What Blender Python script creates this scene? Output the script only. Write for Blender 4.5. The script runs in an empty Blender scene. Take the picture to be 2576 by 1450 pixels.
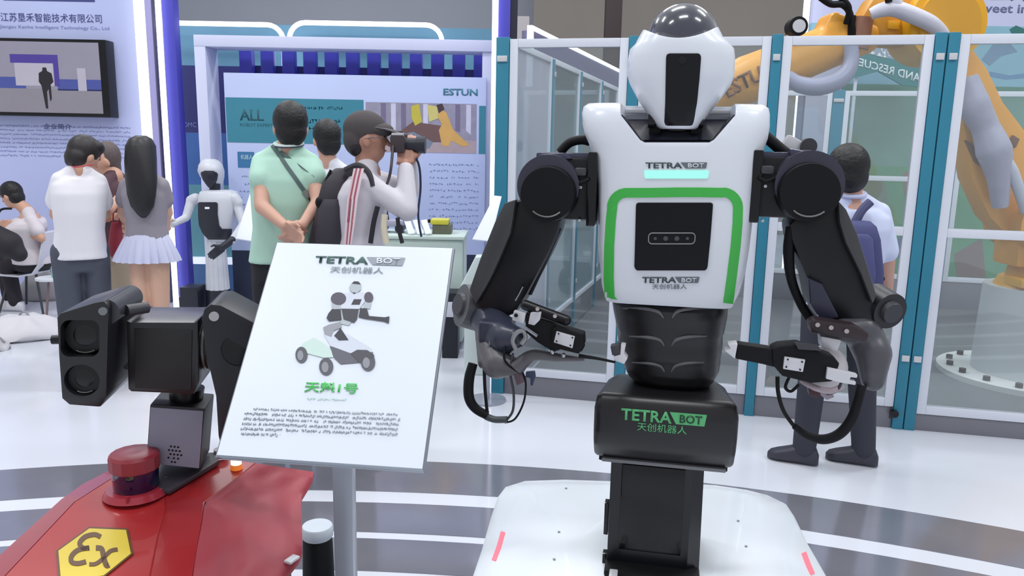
import bpy, bmesh, math, random
from mathutils import Vector, Matrix
SC = bpy.context.scene
COL = SC.collection
random.seed(7)
# ---------------------------------------------------------------- camera
FPX, W, H = 1950.0, 2576.0, 1450.0
PITCH = math.atan(360 / FPX)
ROLL = math.radians(1.1)
CAM = Vector((0, 0, 1.62))
fw = Vector((0, math.cos(PITCH), -math.sin(PITCH)))
_r = Vector((1, 0, 0)); _u = _r.cross(fw)
cr = math.cos(ROLL) * _r + math.sin(ROLL) * _u
cu = -math.sin(ROLL) * _r + math.cos(ROLL) * _u
cd = bpy.data.cameras.new('camera'); cam = bpy.data.objects.new('camera', cd); COL.objects.link(cam)
cd.sensor_fit = 'HORIZONTAL'; cd.sensor_width = 36; cd.lens = 36 * FPX / W; cd.clip_start = 0.05; cd.clip_end = 200
cam.matrix_world = Matrix(((cr.x, cu.x, -fw.x, CAM.x), (cr.y, cu.y, -fw.y, CAM.y), (cr.z, cu.z, -fw.z, CAM.z), (0, 0, 0, 1)))
SC.camera = cam
# ---------------------------------------------------------------- light
wd = bpy.data.worlds.new('hall_light'); SC.world = wd; wd.use_nodes = True
wd.node_tree.nodes['Background'].inputs[0].default_value = (0.90, 0.93, 1.0, 1)
wd.node_tree.nodes['Background'].inputs[1].default_value = 0.62
def area(x, y, z, sx, sy, power, color=(0.96, 0.98, 1.0)):
    l = bpy.data.lights.new('hall_lamp', 'AREA'); l.shape = 'RECTANGLE'; l.size = sx; l.size_y = sy
    l.energy = power; l.color = color
    o = bpy.data.objects.new('hall_lamp', l); COL.objects.link(o); o.location = (x, y, z); return o
for ax in (-4.5, 0, 4.5):
    for ay in (0.5, 5.0, 10.0):
        area(ax, ay, 7.0, 2.2, 0.7, 120)
SC.view_settings.view_transform = 'Standard'; SC.view_settings.look = 'None'
SC.view_settings.gamma = 1.0; SC.view_settings.use_curve_mapping = False
SC.view_settings.exposure = 0.0
# ---------------------------------------------------------------- measuring
def ray(x, y): return fw + cr * ((x - W / 2) / FPX) - cu * ((y - H / 2) / FPX)
def P(x, y, Y): d = ray(x, y); return CAM + d * (Y / d.y)
def G(x, y, z=0.0): d = ray(x, y); return CAM + d * ((z - CAM.z) / d.z)
def PL(x, y, o, n): d = ray(x, y); return CAM + d * ((o - CAM).dot(n) / d.dot(n))
V = Vector
# ---------------------------------------------------------------- materials
MATS = {}
def srgb(c): return tuple(((v / 255) / 12.92 if v / 255 <= 0.04045 else ((v / 255 + 0.055) / 1.055) ** 2.4) for v in c)
def mat(name, rgb, rough=0.5, metal=0.0, emit=0.0, var=0.04, scale=6.0, spec=0.5, bump=0.0, coat=0.0, alpha=None):
    if name in MATS: return MATS[name]
    m = bpy.data.materials.new(name); m.use_nodes = True; nt = m.node_tree; b = nt.nodes['Principled BSDF']
    c = srgb(rgb)
    b.inputs['Roughness'].default_value = rough; b.inputs['Metallic'].default_value = metal
    b.inputs['Specular IOR Level'].default_value = spec; b.inputs['Coat Weight'].default_value = coat
    tc = nt.nodes.new('ShaderNodeTexCoord'); nz = nt.nodes.new('ShaderNodeTexNoise')
    nz.inputs['Scale'].default_value = scale; nz.inputs['Detail'].default_value = 3
    nt.links.new(tc.outputs['Object'], nz.inputs['Vector'])
    mx = nt.nodes.new('ShaderNodeMix'); mx.data_type = 'RGBA'
    mx.inputs['A'].default_value = (*[v * (1 - var) for v in c], 1); mx.inputs['B'].default_value = (*[min(1, v * (1 + var)) for v in c], 1)
    nt.links.new(nz.outputs['Fac'], mx.inputs['Factor']); nt.links.new(mx.outputs['Result'], b.inputs['Base Color'])
    if emit:
        b.inputs['Emission Color'].default_value = (*c, 1); b.inputs['Emission Strength'].default_value = emit
    if bump:
        bp = nt.nodes.new('ShaderNodeBump'); bp.inputs['Strength'].default_value = bump; bp.inputs['Distance'].default_value = 0.01
        nt.links.new(nz.outputs['Fac'], bp.inputs['Height']); nt.links.new(bp.outputs['Normal'], b.inputs['Normal'])
    if alpha is not None: b.inputs['Alpha'].default_value = alpha
    MATS[name] = m; return m
def glass(name, tint=(0.93, 0.97, 0.98), refl=0.10, haze=0.0, hazecol=(0.8, 0.88, 0.9)):
    if name in MATS: return MATS[name]
    m = bpy.data.materials.new(name); m.use_nodes = True; nt = m.node_tree; nt.nodes.clear()
    o = nt.nodes.new('ShaderNodeOutputMaterial'); t = nt.nodes.new('ShaderNodeBsdfTransparent'); g = nt.nodes.new('ShaderNodeBsdfGlossy')
    g.inputs['Roughness'].default_value = 0.03; t.inputs[0].default_value = (*tint, 1)
    lw = nt.nodes.new('ShaderNodeLayerWeight'); lw.inputs[0].default_value = 0.35
    mr = nt.nodes.new('ShaderNodeMapRange'); mr.inputs['To Min'].default_value = refl; mr.inputs['To Max'].default_value = 0.8
    mx = nt.nodes.new('ShaderNodeMixShader'); nt.links.new(lw.outputs['Fresnel'], mr.inputs['Value']); nt.links.new(mr.outputs[0], mx.inputs[0])
    nt.links.new(t.outputs[0], mx.inputs[1]); nt.links.new(g.outputs[0], mx.inputs[2])
    last = mx.outputs[0]
    if haze:
        d = nt.nodes.new('ShaderNodeBsdfDiffuse'); d.inputs[0].default_value = (*hazecol, 1)
        m2 = nt.nodes.new('ShaderNodeMixShader'); m2.inputs[0].default_value = haze
        nt.links.new(last, m2.inputs[1]); nt.links.new(d.outputs[0], m2.inputs[2]); last = m2.outputs[0]
    nt.links.new(last, o.inputs[0]); MATS[name] = m; return m
# ---------------------------------------------------------------- objects
WL = {}
def wl(o): return WL.get(o.name, V((0, 0, 0)))
def tag(o, label=None, cat=None, group=None, kind=None):
    if label: o['label'] = label
    if cat: o['category'] = cat
    if group: o['group'] = group
    if kind: o['kind'] = kind
    return o
def thing(name, loc, label, cat, group=None):
    o = bpy.data.objects.new(name, None); COL.objects.link(o); o.location = loc; o.empty_display_size = 0.1
    WL[o.name] = V(loc); return tag(o, label, cat, group)
def obj(name, bm, m, parent=None, smooth=38, kind=None, label=None):
    if isinstance(bm, B): bm = bm.bm
    if isinstance(bm, bpy.types.Mesh): me = bm; me.name = name
    else:
        bmesh.ops.remove_doubles(bm, verts=bm.verts, dist=1e-6)
        bmesh.ops.recalc_face_normals(bm, faces=bm.faces) if len(bm.faces) else None
        me = bpy.data.meshes.new(name); bm.to_mesh(me); bm.free()
    n = len(me.vertices)
    lo = V((min(v.co[i] for v in me.vertices) for i in range(3))); hi = V((max(v.co[i] for v in me.vertices) for i in range(3)))
    c = (lo + hi) / 2
    me.transform(Matrix.Translation(-c))
    me.materials.clear(); me.materials.append(m)
    if smooth:
        me.shade_smooth(); me.set_sharp_from_angle(angle=math.radians(smooth))
    o = bpy.data.objects.new(name, me); COL.objects.link(o)
    if parent: o.parent = parent; o.location = c - wl(parent)
    else: o.location = c
    WL[o.name] = c
    if kind: o['kind'] = kind
    if label: o['label'] = label
    return o
def frame3(a, b=None):
    """rotation matrix with z along a"""
    z = V(a).normalized(); h = V(b) if b is not None else (V((0, 0, 1)) if abs(z.z) < 0.95 else V((0, 1, 0)))
    x = h.cross(z).normalized(); y = z.cross(x)
    return Matrix((x, y, z)).transposed()
class B:
    def __init__(s): s.bm = bmesh.new()
    def _bev(s, geom_v, w, seg=2, ang=25):
        es = set()
        vs = set(geom_v)
        for v in vs:
            for e in v.link_edges:
                if len(e.link_faces) == 2 and e.calc_face_angle(0) > math.radians(ang): es.add(e)
        if es and w > 0: bmesh.ops.bevel(s.bm, geom=list(es), offset=w, segments=seg, profile=0.6, affect='EDGES', clamp_overlap=True)
        return s
    def box(s, c, size, R=None, bev=0.0, seg=2):
        R = R or Matrix.Identity(3)
        r = bmesh.ops.create_cube(s.bm, size=1.0)['verts']
        for v in r: v.co = R @ V((v.co.x * size[0], v.co.y * size[1], v.co.z * size[2])) + V(c)
        if bev: s._bev(r, bev, seg)
        return s
    def bb(s, lo, hi, bev=0.0):
        lo, hi = V(lo), V(hi); return s.box((lo + hi) / 2, hi - lo, None, bev)
    def prism(s, pts, vec, bev=0.0, seg=2, ang=25):
        vec = V(vec); a = [s.bm.verts.new(V(p)) for p in pts]; b = [s.bm.verts.new(V(p) + vec) for p in pts]; n = len(a)
        s.bm.faces.new(a); s.bm.faces.new(b[::-1])
        for i in range(n): s.bm.faces.new((a[(i + 1) % n], a[i], b[i], b[(i + 1) % n]))
        bmesh.ops.recalc_face_normals(s.bm, faces=list({f for v in a + b for f in v.link_faces}))
        if bev: s._bev(a + b, bev, seg, ang)
        return s
    def cyl(s, p0, p1, r0, r1=None, seg=24, bev=0.0):
        r1 = r0 if r1 is None else r1; p0, p1 = V(p0), V(p1); R = frame3(p1 - p0)
        A = []; Bv = []
        for i in range(seg):
            a = 2 * math.pi * i / seg; d = R @ V((math.cos(a), math.sin(a), 0))
            A.append(s.bm.verts.new(p0 + d * r0)); Bv.append(s.bm.verts.new(p1 + d * r1))
        for i in range(seg): j = (i + 1) % seg; s.bm.faces.new((A[i], A[j], Bv[j], Bv[i]))
        s.bm.faces.new(A[::-1]); s.bm.faces.new(Bv)
        if bev: s._bev(A + Bv, bev, 2, 40)
        return s
    def ball(s, c, r, R=None, u=20, v=12):
        if not hasattr(r, '__len__'): r = (r, r, r)
        R = R or Matrix.Identity(3)
        q = bmesh.ops.create_uvsphere(s.bm, u_segments=u, v_segments=v, radius=1)['verts']
        for w in q: w.co = R @ V((w.co.x * r[0], w.co.y * r[1], w.co.z * r[2])) + V(c)
        return s
    def cap(s, p0, p1, r0, r1, seg=14):
        s.ball(p0, r0, u=seg, v=8); s.ball(p1, r1, u=seg, v=8)
        if (V(p1) - V(p0)).length > 1e-4: s.cyl(p0, p1, r0, r1, seg)
        return s
    def loft(s, rings, cap=True):
        R = [[s.bm.verts.new(V(p)) for p in r] for r in rings]; n = len(R[0])
        for a, b in zip(R, R[1:]):
            for i in range(n): j = (i + 1) % n; s.bm.faces.new((a[i], a[j], b[j], b[i]))
        if cap: s.bm.faces.new(R[0][::-1]); s.bm.faces.new(R[-1])
        return s
    def tube(s, pts, r, seg=10, sm=6, cap=True):
        pts = [V(p) for p in pts]; n = len(pts)
        rr = r if hasattr(r, '__len__') else [r] * n
        if sm > 1 and n > 2:
            q = []; qr = []
            for i in range(n - 1):
                p0 = pts[max(0, i - 1)]; p1 = pts[i]; p2 = pts[i + 1]; p3 = pts[min(n - 1, i + 2)]
                for k in range(sm):
                    t = k / sm
                    q.append(0.5 * ((2 * p1) + (p2 - p0) * t + (2 * p0 - 5 * p1 + 4 * p2 - p3) * t * t + (3 * p1 - p0 - 3 * p2 + p3) * t ** 3))
                    qr.append(rr[i] * (1 - t) + rr[i + 1] * t)
            q.append(pts[-1]); qr.append(rr[-1]); pts, rr = q, qr
        n = len(pts); t0 = (pts[1] - pts[0]).normalized(); h = V((0, 0, 1)) if abs(t0.z) < 0.9 else V((1, 0, 0))
        x = h.cross(t0).normalized(); rings = []
        for i in range(n):
            t = (pts[min(n - 1, i + 1)] - pts[max(0, i - 1)]).normalized(); x = (x - t * x.dot(t)).normalized(); y = t.cross(x)
            rings.append([pts[i] + (x * math.cos(2 * math.pi * k / seg) + y * math.sin(2 * math.pi * k / seg)) * rr[i] for k in range(seg)])
        return s.loft(rings, cap)
    def add_mesh(s, me): s.bm.from_mesh(me); return s
def sring(c, rx, ry, X, Y, n=2.2, seg=28):
    out = []
    for i in range(seg):
        a = 2 * math.pi * i / seg; ca, sa = math.cos(a), math.sin(a)
        out.append(V(c) + V(X) * rx * math.copysign(abs(ca) ** (2 / n), ca) + V(Y) * ry * math.copysign(abs(sa) ** (2 / n), sa))
    return out
def to_mesh_with(bm, mods):
    if isinstance(bm, B): bm = bm.bm
    me = bpy.data.meshes.new('tmp'); bm.to_mesh(me); bm.free()
    o = bpy.data.objects.new('tmp', me); COL.objects.link(o)
    for t, kw in mods:
        md = o.modifiers.new(t, t)
        for k, v in kw.items(): setattr(md, k, v)
    dg = bpy.context.evaluated_depsgraph_get(); dg.update()
    r = bpy.data.meshes.new_from_object(o.evaluated_get(dg)); bpy.data.objects.remove(o); bpy.data.meshes.remove(me); return r
def fuse(bm, vox=0.01, it=4, fac=0.5):
    if isinstance(bm, B): bm = bm.bm
    bmesh.ops.recalc_face_normals(bm, faces=bm.faces)
    return to_mesh_with(bm, [('REMESH', dict(mode='VOXEL', voxel_size=vox)), ('SMOOTH', dict(factor=fac, iterations=it))])
def cut(bm, cutter, bevel=0.0):
    if isinstance(cutter, B): cutter = cutter.bm
    bmesh.ops.recalc_face_normals(cutter, faces=cutter.faces)
    if isinstance(bm, B): bm = bm.bm
    bmesh.ops.recalc_face_normals(bm, faces=bm.faces)
    me = bpy.data.meshes.new('cut'); cutter.to_mesh(me); cutter.free(); c = bpy.data.objects.new('cut', me); COL.objects.link(c)
    mods = [('BOOLEAN', dict(operation='DIFFERENCE', solver='EXACT', object=c))]
    if bevel: mods.append(('BEVEL', dict(width=bevel, segments=2, limit_method='ANGLE', angle_limit=math.radians(35))))
    r = to_mesh_with(bm, mods); bpy.data.objects.remove(c); bpy.data.meshes.remove(me); return r
# flat print: quad given as TL, TR, BR, BL world corners
class Quad:
    def __init__(s, tl, tr, br, bl, off=0.001):
        s.c = [V(p) for p in (tl, tr, br, bl)]; s.n = (s.c[1] - s.c[0]).cross(s.c[3] - s.c[0]).normalized() * -1
        if s.n.dot(CAM - s.c[0]) < 0: s.n = -s.n
        s.off = off
    def at(s, u, v, d=0.0):
        a = s.c[0].lerp(s.c[1], u); b = s.c[3].lerp(s.c[2], u); return a.lerp(b, v) + s.n * (s.off + d)
def flat(bm, q, uvs, d=0.0, th=0.0006):
    vs = [q.at(u, v, d) for u, v in uvs]
    bm.prism(vs, -q.n * th); return bm
def rect(bm, q, u0, v0, u1, v1, d=0.0): return flat(bm, q, [(u0, v0), (u1, v0), (u1, v1), (u0, v1)], d)
def text_mesh(q, s, u0, v0, u1, v1, d=0.0003, fat=0.0, shear=0.0, th=0.0006, mirror=False, keep=False):
    cv = bpy.data.curves.new('t', 'FONT'); cv.body = s; cv.size = 1; cv.offset = fat; cv.shear = shear; cv.resolution_u = 2
    o = bpy.data.objects.new('t', cv); COL.objects.link(o); dg = bpy.context.evaluated_depsgraph_get(); dg.update()
    me = bpy.data.meshes.new_from_object(o.evaluated_get(dg)); bpy.data.objects.remove(o)
    xs = [v.co.x for v in me.vertices]; ys = [v.co.y for v in me.vertices]
    if not xs: return None
    x0, x1, y0, y1 = min(xs), max(xs), min(ys), max(ys)
    for v in me.vertices:
        a = (v.co.x - x0) / (x1 - x0); b = (y1 - v.co.y) / (y1 - y0)
        if mirror: a = 1 - a
        v.co = q.at(u0 + (u1 - u0) * a, v0 + (v1 - v0) * b, d)
    bm = bmesh.new(); bm.from_mesh(me); bpy.data.meshes.remove(me)
    if th:
        r = bmesh.ops.extrude_face_region(bm, geom=bm.faces[:]); 
        for e in r['geom']:
            if isinstance(e, bmesh.types.BMVert): e.co += q.n * th
    return bm
def put_text(name, q, s, box, m, parent, **kw):
    bm = text_mesh(q, s, *box, **kw)
    if bm is None: return None
    return obj(name, bm, m, parent, smooth=0)
def rrect(u0, v0, u1, v1, ru, rv, seg=6):
    out = []
    for cx, cy, a0 in ((u1 - ru, v0 + rv, -90), (u1 - ru, v1 - rv, 0), (u0 + ru, v1 - rv, 90), (u0 + ru, v0 + rv, 180)):
        for k in range(seg + 1):
            a = math.radians(a0 + 90 * k / seg); out.append((cx + ru * math.cos(a), cy + rv * math.sin(a)))
    return out
def scribble(bm, q, u0, v0, u1, v1, rows, hfrac=0.5, dens=0.012, seed=1, lastlen=1.0):
    """rows of small print strokes"""
    rd = random.Random(seed); rh = (v1 - v0) / rows
    for r in range(rows):
        u = u0; end = u1 if r < rows - 1 else u0 + (u1 - u0) * lastlen
        while u < end:
            w = dens * rd.uniform(0.6, 1.3)
            if rd.random() < 0.9:
                t = v0 + rh * (r + rd.uniform(0.1, 0.25)); b = t + rh * hfrac * rd.uniform(0.7, 1.1)
                k = rd.random()
                if k < 0.4: rect(bm, q, u, t, min(u + w * 0.25, end), b); rect(bm, q, u, (t + b) / 2, min(u + w * 0.8, end), (t + b) / 2 + rh * 0.09)
                elif k < 0.7: rect(bm, q, u, t, min(u + w * 0.8, end), t + rh * 0.10); rect(bm, q, u + w * 0.3, t, min(u + w * 0.5, end), b)
                else: rect(bm, q, u, b - rh * 0.1, min(u + w * 0.8, end), b); rect(bm, q, u + w * .5, t, min(u + w * 0.7, end), b)
            u += w
    return bm
# ---------------------------------------------------------------- shared materials
WHITE = mat('white_shell', (224, 228, 236), 0.28, var=0.01, coat=0.3)
BLACK = mat('satin_black', (15, 15, 20), 0.36, var=0.08, spec=.4)
BLACKM = mat('matt_black', (13, 13, 17), 0.55, var=0.1, spec=0.25)
GLOSSB = mat('gloss_black', (12, 12, 16), 0.12, var=0.05, spec=0.4)
GREYP = mat('grey_plastic', (98, 98, 108), 0.5, var=0.04)
DGREY = mat('dark_grey_plastic', (58, 58, 64), 0.45, var=0.06)
CHROME = mat('bright_metal', (190, 192, 198), 0.25, metal=0.9, var=0.05)
SILVER = mat('silver_plate', (214, 214, 218), 0.35, metal=0.3, var=0.03)
GREEN = mat('green_stripe', (64, 182, 74), 0.4, var=0.02)
LED = mat('white_led', (244, 246, 255), 0.5, emit=2.2, var=0)
ALU = mat('white_frame_paint', (222, 226, 236), 0.35, var=0.02)
TEAL = mat('teal_post_paint', (44, 128, 154), 0.4, var=0.05)
SKIN = mat('skin', (204, 158, 134), 0.5, var=0.05, scale=14)
HAIR = mat('black_hair', (14, 12, 15), 0.5, var=0.3, scale=60, bump=0.5)
# ================================================================ SETTING
def hall_floor_mat():
    m = mat('white_floor', (214, 217, 226), 0.22, var=0.03, scale=0.7, coat=0.2); return m
b = B(); b.bb((-9, -2, -0.05), (9, 17, 0)); fl = obj('floor', b, hall_floor_mat(), smooth=0); tag(fl, kind='structure')
BAND = mat('polished_grey_band', (142, 142, 152), 0.12, metal=0.45, var=0.22, scale=2.5)
AC = V((-0.75, -3.6, 0))
for i, (ro, ri) in enumerate(((7.38, 7.02), (6.90, 6.63), (6.575, 6.33), (6.22, 5.9), (5.8, 5.5))):
    b = B(); n = 64; a0, a1 = math.radians(42), math.radians(125); A = []; Bv = []
    rings = []
    for k in range(n + 1):
        a = a0 + (a1 - a0) * k / n; d = V((math.cos(a), math.sin(a), 0))
        rings.append([AC + d * ri, AC + d * ro, AC + d * ro + V((0, 0, 0.003)), AC + d * ri + V((0, 0, 0.003))])
    b.loft(rings); obj('floor_band', b, BAND, fl)
# hall walls far behind the stands
b = B(); b.bb((-9, 16.8, 0), (2.2, 17, 9)); tag(obj('wall_back', b, mat('hall_grey', (164, 168, 178), 0.8, var=0.06, scale=0.6), smooth=0), kind='structure')
b = B(); b.bb((0.3, 15.0, 0), (9, 15.2, 9)); tag(obj('wall_right', b, mat('hall_beige', (134, 127, 120), 0.8, var=0.12, scale=0.5), smooth=0), kind='structure')
b = B(); b.bb((-9, 12.6, 0), (-8.8, 17, 9)); tag(obj('wall_left', b, mat('hall_grey2', (150, 150, 158), 0.8), smooth=0), kind='structure')
# dark steel column of the hall
c0 = P(1540, 100, 13); t = thing('hall_column', (c0.x, 13, 0), 'dark brown steel column standing far behind the robot head', 'column')
b = B(); b.bb((c0.x - .13, 12.9, 0.03), (c0.x + .13, 13.1, 8), .01); obj('shaft', b, mat('dark_steel', (48, 36, 36), 0.5), t)
b = B(); b.bb((c0.x - .25, 12.78, 0), (c0.x + .25, 13.22, 0.03)); obj('base_plate', b, mat('dark_steel', (48, 36, 36)), t)
# beige folding partition between columns
t = thing('partition_screen', (0.25, 13.6, 0), 'tall pale partition in the hall behind the cage, left of dark column', 'partition')
b = B()
lft = P(1290, 60, 13.6).x; rgt = P(1332, 60, 13.6).x
b.bb((lft - .1, 13.6, 0), (rgt, 13.75, P(1310, 40, 13.6).z), .02); obj('panel', b, mat('pale_partition', (172, 166, 168), .7), t)
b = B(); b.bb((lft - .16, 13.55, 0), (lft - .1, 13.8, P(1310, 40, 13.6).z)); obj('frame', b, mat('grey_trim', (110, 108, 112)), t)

# ================================================================ LEFT DISPLAY WALL WITH SCREEN
YW = 7.9
def gz(px, py, Y): return P(px, py, Y).z
lw = thing('display_wall', (P(150, 600, YW).x, YW, 0), 'pale lilac printed display wall behind the seated visitors', 'display wall')
xr = P(372, 400, YW).x; xl = -6.2
b = B(); b.bb((xl, YW, 0), (xr, YW + .12, 4.2)); obj('panel', b, mat('lilac_print', (186, 194, 232), 0.6, var=0.08, scale=0.9), lw)
q = Quad((xl, YW, 4.2), (xr, YW, 4.2), (xr, YW, 0), (xl, YW, 0), 0.003)
def qb(x0, y0, x1, y1, Y, off=0.003, ww=None):
    """upright print area facing the camera, from image measures at depth Y"""
    a = P(x0, (y0 + y1) / 2, Y).x; c = P(x1, (y0 + y1) / 2, Y).x; zt = gz((x0 + x1) / 2, y0, Y); zb = gz((x0 + x1) / 2, y1, Y)
    return Quad((a, Y, zt), (c, Y, zt), (c, Y, zb), (a, Y, zb), off)
INK = mat('dark_blue_ink', (66, 72, 128), 0.6); INKS = mat('soft_blue_ink', (132, 142, 190), 0.6)
put_text('lettering', qb(2, 34, 256, 56, YW), '江苏垦禾智能技术有限公司', (0, 0, 1, 1), INK, lw)
put_text('lettering', qb(0, 65, 275, 75, YW), 'Jiangsu Kenhe Intelligent Technology Co., Ltd', (0, 0, 1, 1), INKS, lw)
b = B(); rect(b, qb(8, -20, 238, 3, YW), 0, 0, 1, 1); obj('header_bar', b, INK, lw)
b = B(); scribble(b, qb(-60, 315, 330, 400, YW), 0, 0, 1, 1, 8, .35, .01, 3); obj('body_text', b, INKS, lw, smooth=0, kind='stuff')
put_text('lettering', qb(110, 312, 180, 326, YW), '企业简介', (0, 0, 1, 1), INK, lw)
# wall mounted screen, turned slightly
tv0 = P(130, 200, YW - .1)
tv = thing('wall_screen', (tv0.x, YW - .06, tv0.z), 'black framed television on the lilac wall showing a man walking', 'television')
L = [P(-60, 100, YW - .16), P(272, 100, YW - .16), P(280, 296, YW - .16), P(-60, 293, YW - .16)]
Z = (L[1].z, L[2].z)
x0, x1, z0, z1 = P(-60, 200, YW - .16).x, P(272, 200, YW - .16).x, Z[1], Z[0]
b = B(); b.bb((x0, YW - .16, z0), (x1, YW - .001, z1), .008); obj('case', b, GLOSSB, tv)
q = Quad((x0 + .03, YW - .16, z1 - .03), (x1 - .07, YW - .16, z1 - .03), (x1 - .07, YW - .16, z0 + .035), (x0 + .03, YW - .16, z0 + .035), .001)
def scr(name, cols, rgb, e=.35):
    b = B()
    for c in cols: flat(b, q, c[1:], d=c[0])
    return obj(name, b, mat('screen_' + name, rgb, .3, emit=e, var=.08), tv, smooth=0)
R4 = lambda d, a, b_, c, e: [d, (a, b_), (c, b_), (c, e), (a, e)]
scr('display', [R4(0, 0, 0, 1, 1)], (128, 124, 138))
scr('picture_floor', [R4(.001, 0, .66, 1, 1)], (122, 118, 126))
scr('picture_booth', [R4(.001, 0, .5, .38, .66)], (62, 72, 134)); scr('picture_booth', [R4(.001, .64, .52, 1, .68)], (62, 72, 134))
scr('picture_gate', [R4(.002, .27, .18, .66, .30)], (66, 52, 128)); scr('picture_gate', [R4(.002, .62, .3005, .66, .62)], (66, 52, 128))
scr('picture_hall', [R4(.0015, .30, .3005, .615, .62)], (158, 154, 166)); scr('picture_hall', [R4(.002, .81, .36, .88, .68)], (158, 154, 166))
b = B(); flat(b, q, [(.53, .36), (.56, .36), (.565, .41), (.60, .44), (.61, .56), (.585, .60), (.585, .80), (.57, .84), (.565, .66), (.55, .70), (.548, .94), (.53, .94), (.51, .62), (.49, .56), (.495, .44), (.525, .41)], .003)
obj('picture_man', b, mat('screen_man', (30, 28, 34), .4, emit=.1), tv, smooth=0)
# warm LED edge at the end of the lilac wall
t = thing('led_strip', (P(352, 300, YW - .05).x, YW - .05, 0), 'broad warm white light strip at the right edge of the lilac wall', 'light strip')
xa, xb = P(347, 200, YW - .1).x, P(376, 200, YW - .1).x
b = B(); b.bb((xa, YW - .1, 0.0), (xb, YW - .02, 4.2), .01); obj('diffuser', b, mat('warm_led', (255, 250, 240), .5, emit=1.6, var=0), t)
# lilac return pillar and blue corner pillar
t = thing('booth_pillar', (P(385, 300, YW - .3).x, YW - .2, 0), 'slim lilac pillar between the two tall light strips', 'pillar')
xa, xb = P(381, 300, YW - .3).x, P(398, 300, YW - .3).x
b = B(); b.bb((xa, YW - .3, 0), (xb, YW - .05, 4.2), .006); obj('shaft', b, mat('lilac_pillar', (176, 170, 216), .5), t)
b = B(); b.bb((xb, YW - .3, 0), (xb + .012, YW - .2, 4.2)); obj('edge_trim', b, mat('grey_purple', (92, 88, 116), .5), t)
t = thing('booth_pillar', (P(435, 300, YW - .3).x, YW - .5, 0), 'royal blue booth pillar behind the long haired woman', 'pillar')
BLUE = mat('royal_blue', (68, 66, 172), .45, var=.05)
xc, xd = P(424, 300, YW - .6).x, P(452, 300, YW - .6).x
b = B(); b.bb((xc, YW - .6, 0.0), (xd, YW - .48, 4.2), .005); obj('shaft', b, BLUE, t)
t = thing('led_strip', (P(405, 300, YW - .62).x, YW - .6, 0), 'narrow white light strip edging the blue pillar and running along its foot', 'light strip')
xe = P(407, 300, YW - .66).x
b = B(); b.bb((xe, YW - .66, 0), (xc, YW - .61, 4.2), .004); b.bb((xe, YW - .66, 0), (P(488, 700, YW - .6).x, YW - .61, .05), .004); obj('diffuser', b, LED, t)

# ================================================================ ESTUN BOOTH
YE = 8.3
bw = thing('booth_wall', (P(800, 500, YE).x, YE, 0), 'teal and blue printed back wall of the booth behind the green shirted man', 'display wall')
xl2, xr2 = P(440, 300, YE).x, P(1236, 300, YE).x
zt = gz(600, 66, YE)
def bp(name, x0, y0, x1, y1, rgb, Y, dep, **k):
    a, c = P(x0, 400, Y).x, P(x1, 400, Y).x
    b = B(); b.bb((a, Y - dep, max(0, gz(800, y1, Y))), (c, Y, gz(800, y0, Y))); return obj(name, b, mat(name + '_' + '%d%d%d' % rgb, rgb, .5, **k), bw)
bp('header_panel', 440, 66, 1236, 172, (96, 144, 168), YE, .05, var=.06)
bp('print_panel', 440, 172, 1236, 340, (36, 42, 104), YE, .05, var=.1)
bp('print_panel', 440, 340, 1236, 470, (58, 104, 168), YE, .05, var=.25, scale=3)
bp('print_panel', 440, 470, 1236, 650, (92, 150, 160), YE, .05, var=.15, scale=2)
bp('light_rail', 440, 650, 1236, 666, (226, 232, 246), YE, .12, emit=.5)
bp('print_panel', 440, 666, 1236, 760, (70, 112, 160), YE, .05, var=.15)
put_text('lettering', qb(462, 308, 494, 320, YE - .05), 'OMC', (0, 0, 1, 1), mat('pale_ink', (120, 130, 190)), bw)
# white portal frame
YF = 7.3
t = thing('portal_frame', (P(515, 300, YF).x, YF, 0), 'white square portal frame around the blue booth front', 'frame')
xa, xb, xz = P(492, 200, YF).x, P(520, 200, YF).x, P(1240, 200, YF).x
zt, zb = gz(800, 93, YF), gz(800, 122, YF)
PWH = mat('portal_white', (208, 212, 236), .5, var=.02)
b = B(); b.bb((xa, YF, 0), (xb, YF + .3, zb), .005); obj('post', b, PWH, t)
b = B(); b.bb((xz - .1, YF + .02, 0), (xz, YF + .3, zb), .005); obj('post', b, PWH, t)
b = B(); b.bb((xa, YF - .002, zb), (xz, YF + .3, zt), .005); obj('beam', b, PWH, t)
# LED outlines on the header
for k, (x0, x1, lab) in enumerate(((380, 712, 'left white light tube arch over the booth header'), (727, 1112, 'right white light tube arch over the booth header'))):
    Y = YE - .25; a, c = P(x0, 60, Y).x, P(x1, 60, Y).x; z = gz((x0 + x1) / 2, 60, Y); r = .16
    t = thing('light_tube', ((a + c) / 2, Y, 0), lab + ', rounded corners', 'light tube')
    pts = []
    if k: pts += [V((a, Y, 0))] + [V((a + r - r * math.cos(q_), Y, z - r + r * math.sin(q_))) for q_ in [i * math.pi / 12 for i in range(7)]]
    else: pts += [V((a, Y, z))]
    pts += [V((c - r + r * math.sin(q_), Y, z - r + r * math.cos(q_))) for q_ in [i * math.pi / 12 for i in range(7)]] + [V((c, Y, 0))]
    b = B(); b.tube(pts, .024, 10, 1); obj('tube', b, LED, t)
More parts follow.
